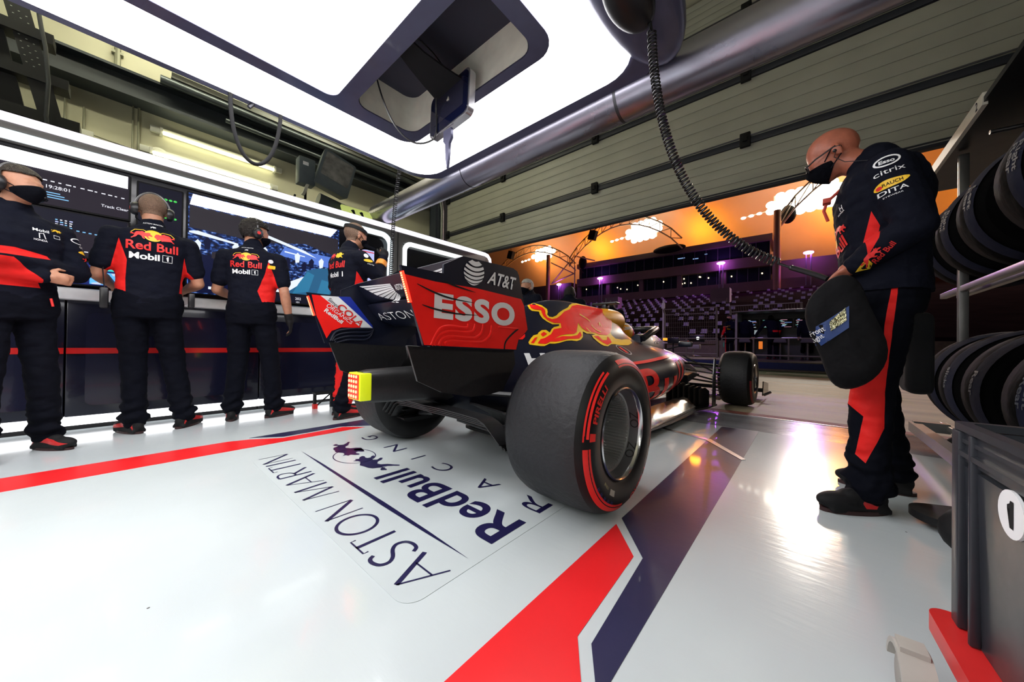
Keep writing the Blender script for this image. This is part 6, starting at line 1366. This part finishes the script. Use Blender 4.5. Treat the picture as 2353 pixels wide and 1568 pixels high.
bm = NB(); box(bm, .20, .235, -.08, .0, .94, 1.05, bev=.008); build('belt_radio', bm, BLKP, p['t'])
bm = NB(); box(bm, -.245, -.205, -.10, -.0, .90, 1.04, bev=.008); tube(bm, [(-.225, -.05, 1.04), (-.235, -.03, 1.18), (-.12, -.05, 1.5)], .004, 6); build('belt_radio', bm, BLKP, p['t'])
# 3 --- dark hair, glove
p = person('person with dark hair and headset looking right, black glove on the hanging right hand', (-3.88, .775, 0), R(66), H=1.855, head=(.0, .035, 1.66), hrot=(-58, -4, 0), vox=.009,
           arms=[((-.262, .04, 1.14), (-.20, .27, 1.10)), ((.245, -.03, 1.14), (.275, .03, .91))], feet=[(-.13, .0, .08), (.17, .03, .08)], knees=[(-.10, .02, .5), (.14, .02, .5)], foot_dir=(10, -45), glove=(0, 1), palms=[(0, 0, -1), (-1, 0, 0)], curl=(.5, .45))
wear_mask(p); wear_hair(p, HAIRD, lambda q: (q.z > .058 and q.y < .10) or (q.y < -.0 and q.z > -.045) or q.z > .095, .016, .006); wear_headset(p, False)
back_art(p, k=.84, dx=-.02, dz=.19)
F = frame((0, -.1, 0), (1, 0, 0), (0, 0, 1)); paint(p['shirt'], F, [(.135, 1.40), (.11, 1.28), (.06, 1.13), (.10, 1.02), (.09, .90), (.32, .90), (.32, 1.04), (.20, 1.18), (.165, 1.30)], 1)
FS = frame((0, 0, 0), V((.55, .83, 0)), (0, 0, 1)); TS = bvh([p['shirt']])
for bmx, m_ in ((poly2d([(.018*math.cos(2*PI*j/18), 1.40+.017*math.sin(2*PI*j/18)) for j in range(18)]), WHT), (poly2d(rrect(-.02, .03, 1.335, 1.365, .006)), YELP), (poly2d(rrect(-.01, .02, 1.28, 1.30, .004)), REDP)): decal('sleeve_emblem', bmx, FS, m_, TS, .003, .03, p['shirt'], .5)
# 4 --- headband, raised fist
p = person('person with black headband and face mask raising a gloved fist behind the rear wing', (-3.42, 1.43, 0), R(8), H=1.92, head=(0, .075, 1.66), hrot=(-4, -4, 0), vox=.009, sleeve='long',
           arms=[((-.24, .03, 1.20), (-.20, .22, 1.05)), ((.225, .17, 1.27), (.17, .26, 1.475))], feet=[(-.10, .02, .08), (.10, -.08, .08)], knees=[(-.10, .04, .5), (.10, .03, .5)], glove=(1, 1), curl=(.6, 1.25), palms=[(0, 0, -1), (-1, .1, 0)], lean=lambda z: (0, .05*(z-.9)))
wear_mask(p); wear_hair(p, STUBBLE, lambda q: (q.z > .055 and q.y < .075) or (q.y < -.015 and q.z > -.055) or q.z > .10, .0015, .0005)
bm = NB(); lathe(bm, [(1.0, -.016), (1.02, 0), (1.0, .016)], p['Mh'] @ Matrix.Translation((0, .0, .060)) @ Matrix.Rotation(R(-8), 4, 'X') @ Matrix.Diagonal((.083, .106, 1, 1)), 36); build('headband', bm, BLKM, p['t'])
T = bvh([p['shirt']]); F = frame((0, 0, 0), (0, 1, 0), (0, 0, 1)); st = p['shirt']
paint(st, F, [(-.02, 1.30), (.05, 1.22), (.07, .90), (-.01, .90), (-.03, 1.1)], 1); paint(p['trousers'], F, [(-.03, .95), (.03, .9), (.04, .5), (.0, .12), (-.07, .14), (-.05, .45)], 1)
for bmx, m_ in ((poly2d([(.022*math.cos(2*PI*j/18)+.02, 1.435+.018*math.sin(2*PI*j/18)) for j in range(18)]), WHT), (poly2d([(.04+.04*math.cos(2*PI*j/18), 1.395+.013*math.sin(2*PI*j/18)) for j in range(18)]), YELP), (place2(text2d('citrix', .06, .014), .03, 1.365, -8), WHT)): decal('sleeve_emblem', bmx, F, m_, T, .003, .03, st, .5)
FB = frame((0, -.1, 0), (1, 0, 0), (0, 0, 1))
for bmx, m_ in ((place2(text2d('Red Bull', .24, .06, bold=.02), -.12, 1.33), REDP), (bull(-.10, 1.41, .1, .08), REDP), (bull(.0, 1.41, .1, .08, True), YELP), (place2(text2d('Mobil 1', .2, .045, bold=.02), -.1, 1.25), WHT)): decal('back_emblem', bmx, FB, m_, T, .003, .03, st, .4)
bm = NB(); tube(bm, [(.205, .205, 1.38), (.185, .235, 1.43)], [.052, .050], 12); build('wrist_band', bm, mat('orange_yellow_band', (.8, .28, .03), .5), p['t'])
# 5 --- near right, glasses
p = person('person with bald head, glasses and face mask looking down at a tyre cover, near right', (.262, 2.36, 0), R(90), H=1.90, head=(.02, .155, 1.615), hrot=(-4, -26, 0), vox=.007, sleeve='long', loose=.036, width=.98, shoe_red=False, skin=mat('ruddy_skin', (.42, .13, .075), .45, noise=.12, scale=30, bump=.1, bscale=80),
           arms=[((-.235, -.06, 1.165), (-.17, .10, 1.045)), ((.24, -.04, 1.17), (.16, .14, 1.02))], feet=[(-.15, .055, .08), (.22, -.06, .08)], knees=[(-.12, .04, .52), (.14, .0, .5)], foot_dir=(38, 4), curl=(.8, .8), palms=[(0, 0, -1), (0, 0, -1)], lean=lambda z: (0, .075*max(0, z-1.25)))
wear_mask(p); st = p['shirt']; Mh = p['Mh']
gl = NB(); 
for s in (1, -1):
    pr = [Mh @ V((s*.034+.024*math.cos(2*PI*k/20)*1.05, .110-.10*abs(.022*math.cos(2*PI*k/20)*1), .000+.0155*math.sin(2*PI*k/20))) for k in range(20)]
    tube(gl, pr+[pr[0]], .0032, 6, cap=False); tube(gl, [Mh @ V(q) for q in ((s*.060, .107, .004), (s*.078, .07, .008), (s*.086, -.0, .010), (s*.087, -.02, -.002))], .0034, 6)
tube(gl, [Mh @ V(q) for q in ((-.011, .110, .004), (0, .112, .007), (.011, .110, .004))], .002, 6)
build('glasses', gl, BLKP, p['t'])
bm = NB(); ell(bm, (-.088, .004, -.01), (.008, .008, .008), n=8); bm.transform(Mh); tube(bm, [Mh @ V((-.09, .0, -.012)), Mh @ V((-.098, .02, -.04)), Mh @ V((-.08, -.0, -.08)), (-.09, -.0, 1.5)], .0018, 5); build('earpiece', bm, BLKP, p['t'])
def side5(pts): return [((x-.262)/1.061, z/1.061) for x, z in pts]
F = frame((0, 0, 0), (0, -1, 0), (0, 0, 1)); T = bvh([st])
paint(p['trousers'], F, side5([(.273, 1.038), (.290, 1.032), (.282, .924), (.262, .696), (.25, .542), (.248, .388), (.191, .229), (.160, .257), (.185, .429), (.140, .473), (.139, .556), (.190, .615), (.240, .677), (.25, .849)]), 1)
paint(st, F, side5([(.205, 1.335), (.232, 1.267), (.222, 1.2), (.192, 1.130), (.183, 1.206)]), 1)
def sart(name, bm, m_, o=.003): return decal(name, bm, F, m_, T, o, .03, st, .5)
sart('sleeve_emblem', stroke2d([(-.018+.033*math.cos(2*PI*j/26), 1.430+.019*math.sin(2*PI*j/26)+.1*.034*math.cos(2*PI*j/26)) for j in range(26)], .006, True), WHT); sart('lettering', place2(text2d('Esso', .042, .014, bold=.03), -.039, 1.421, 5), WHT)
sart('lettering', place2(text2d('citrix', .080, .023), -.050, 1.372, 8), WHT)
sart('sleeve_emblem', place2(poly2d(smoothpoly([(-.045, 0), (-.03, .016), (.0, .019), (.045, .008), (.03, -.008), (0, -.013), (-.035, -.012)], 3)), -.005, 1.335, 10), YELP); sart('lettering', place2(text2d('RAUCH', .052, .013, bold=.01), -.028, 1.327, 10), NAVY, .004); sart('sleeve_emblem', place2(poly2d([(.008*math.cos(2*PI*j/12), .008*math.sin(2*PI*j/12)) for j in range(12)]), -.036, 1.328), REDP, .004)
sart('lettering', place2(text2d('DITA', .076, .018, bold=.01), -.038, 1.292, 9), WHT); sart('lettering', place2(text2d('EYEWEAR', .05, .006), -.026, 1.280, 9), WHT)
sart('lettering', place2(text2d('Red Bull', .08, .019, bold=.02), -.042, 1.035, 52), REDP); sart('bull_emblem', place2(bull(0, 0, .08, .042), -.070, 1.020, 52), REDP, .0045)
sart('sun_emblem', poly2d([(-.100, 1.010), (-.057, 1.020), (-.052, 1.037), (-.066, 1.053), (-.080, 1.044)]), YELP, .003)
for bmx, m_ in ((place2(text2d('Bull', .10, .055, bold=.03), -.098, 1.11, 24), REDP), (bull(-.085, 1.20, .08, .06), REDP), (poly2d([(-.115, 1.17), (-.105, 1.22), (-.095, 1.25), (-.085, 1.22), (-.09, 1.17), (-.105, 1.14)]), YELP), (place2(text2d('H', .018, .026, bold=.01), -.03, 1.30, 20), WHT), (place2(text2d('HONDA', .042, .008, bold=.01), -.045, 1.283, 20), WHT)):
    decal('chest_emblem', bmx, frame((0, 0, 0), (-.66, -.75, 0), (0, 0, 1)), m_, T, .004, .03, st, .5)
bm = NB(); box(bm, -.06, -.015, .17, .20, 1.37, 1.395, bev=.004); tube(bm, [(-.05, .12, 1.44), (-.04, .185, 1.38), (-.035, .195, 1.34), (-.03, .18, 1.29)], .007, 6); build('red_lanyard', bm, mat('red_lanyard_cloth', (.5, .05, .03), .6), p['t'])
for ch in list(p['t'].children):
    if ch.name.startswith('shoe'):
        cx = sum(v.co.x for v in ch.data.vertices)/len(ch.data.vertices)
        if cx < 0:
            M_ = Matrix.Translation((-.15, .055, 0)) @ Matrix.Rotation(R(38), 4, 'Z'); paint(ch, M_ @ frame((0, 0, 0), (0, -1, 0), (0, 0, 1)), [(-.04, .028), (.0, .028), (.01, .045), (-.005, .07), (-.035, .075), (-.05, .05)], 1)
# the folded tyre cover he holds
t = thing('tyre_cover', 'black cloth tyre cover with blue front right band held by the person in glasses', 'tyre cover', (.115, 2.06, .80))
bm = NB(); A = Matrix.Rotation(R(90), 4, 'X') @ Matrix.Rotation(R(0), 4, 'Z')
lathe(bm, [(.001, -.055), (.12, -.06), (.20, -.052), (.235, -.02), (.245, .03), (.23, .085), (.15, .10), (.001, .10)], A @ Matrix.Diagonal((.46, 1.0, 1, 1)), 40)
for v in bm.verts:
    v.co.x += .05*(-v.co.z) - .02*math.sin(v.co.z*14); v.co.y += .008*math.sin(v.co.x*31+v.co.z*22)
cv = build('cloth', bm, mat('cover_cloth', (.004, .004, .005), .9, bump=1.0, bscale=9, spec=.2), t, ang=80); TC = bvh([cv])
FC = frame((0, -.02, 0), (1, 0, 0), (0, 0, 1))
bd = decal('band', poly2d([(-.116, -.10), (-.114, .005), (-.06, .045), (.01, .105), (.01, .015), (-.045, -.035)]), FC, mat('blue_band_cloth', (.02, .05, .18), .5), TC, .003, .03, cv, .3)
decal('lettering', place2(text2d('Front', .050, .022, bold=.01), -.104, -.020, 30), FC, WHT, TC, .005, .03, cv, .3); decal('lettering', place2(text2d('Right', .048, .020, bold=.01), -.100, -.052, 38), FC, WHT, TC, .005, .03, cv, .3)
decal('foil_patch', poly2d([(-.050, .040), (.0, .098), (.003, .045), (-.045, .0)]), FC, mat('crumpled_foil', (.75, .68, .40), .2, metal=1.0, bump=1, bscale=90, noise=.6, scale=160), TC, .006, .02, cv, .3)
# 6.. --- people beyond the car
p = person('silver-haired person in a face mask half hidden behind the rear wing', (-2.98, 3.75, 0), R(165), H=1.70, head=(0, .03, 1.60), hrot=(10, 0, 0), vox=.012, sleeve='long')
wear_mask(p); wear_hair(p, HAIRG, lambda q: (q.z > .06 and q.y < .09) or (q.y < -.0 and q.z > -.045) or q.z > .095, .010, .003)
def plain(label, loc, rz, H, hair=HAIRD, mask=True, **k):
    q = person(label, loc, rz, H=H, vox=.016, sleeve='long', **k)
    if mask: wear_mask(q)
    wear_hair(q, hair, lambda q_: (q_.z > .06 and q_.y < .09) or (q_.y < -.0 and q_.z > -.045) or q_.z > .095, .012, .003); return q
plain('person behind the car whose dark curly hair shows above the engine cover', (-2.62, 4.25, 0), R(20), 1.66, head=(0, .03, 1.565), mask=False)
q = plain('person behind the airbox whose brown hair shows above the bull emblem', (-2.62, 5.6, 0), R(30), 1.62, head=(0, .03, 1.50), hair=HAIRB, mask=False)
# pit wall crew
q = plain('person standing on the pit wall platform, masked, one hand at the face', (-2.33, 15.7, .28), R(150), 1.74, head=(0, .04, 1.62), arms=[((-.25, .05, 1.20), (-.08, .25, 1.25)), ((.25, -.02, 1.16), (.26, .1, .95))], hair=HAIRB)
paint(q['trousers'], frame((0, .1, 0), (-1, 0, 0), (0, 0, 1)), [(-.2, .9), (-.09, .9), (-.11, .1), (-.2, .1)], 1); paint(q['shirt'], frame((0, .1, 0), (-1, 0, 0), (0, 0, 1)), [(-.3, 1.3), (-.1, 1.3), (-.13, .9), (-.3, .9)], 1)
decal('chest_emblem', poly2d(rrect(-.02, .12, 1.15, 1.30, .02)), frame((0, .1, 0), (-1, 0, 0), (0, 0, 1)), YELP, bvh([q['shirt']]), .004, .05, q['shirt'], .4)
for x, lab, ar in ((-1.85, 'person seated at the left of the pit stand seen from behind', 0), (-.02, 'person seated at the right of the pit stand seen from behind', 0)):
    q = plain(lab, (x, 15.80, .28), R(4), 1.70, head=(0, .03, 1.32), feet=[(-.12, .35, .30), (.12, .35, .30)], mask=False,
              lean=lambda z: (0, 0))
    for o in q['t'].children: pass
q = plain('person with a red-sided shirt leaning over the pit stand desk', (-.98, 15.75, .28), R(25), 1.76, head=(0, .22, 1.55), arms=[((-.35, .1, 1.2), (-.50, .25, .86)), ((.28, .12, 1.15), (.25, .3, .86))], mask=False, lean=lambda z: (0, .16*max(0, z-.95)/.5))
paint(q['shirt'], frame((0, -.1, 0), (1, 0, 0), (0, 0, 1)), [(-.05, 1.1), (.3, 1.1), (.3, .88), (-.05, .88)], 1)
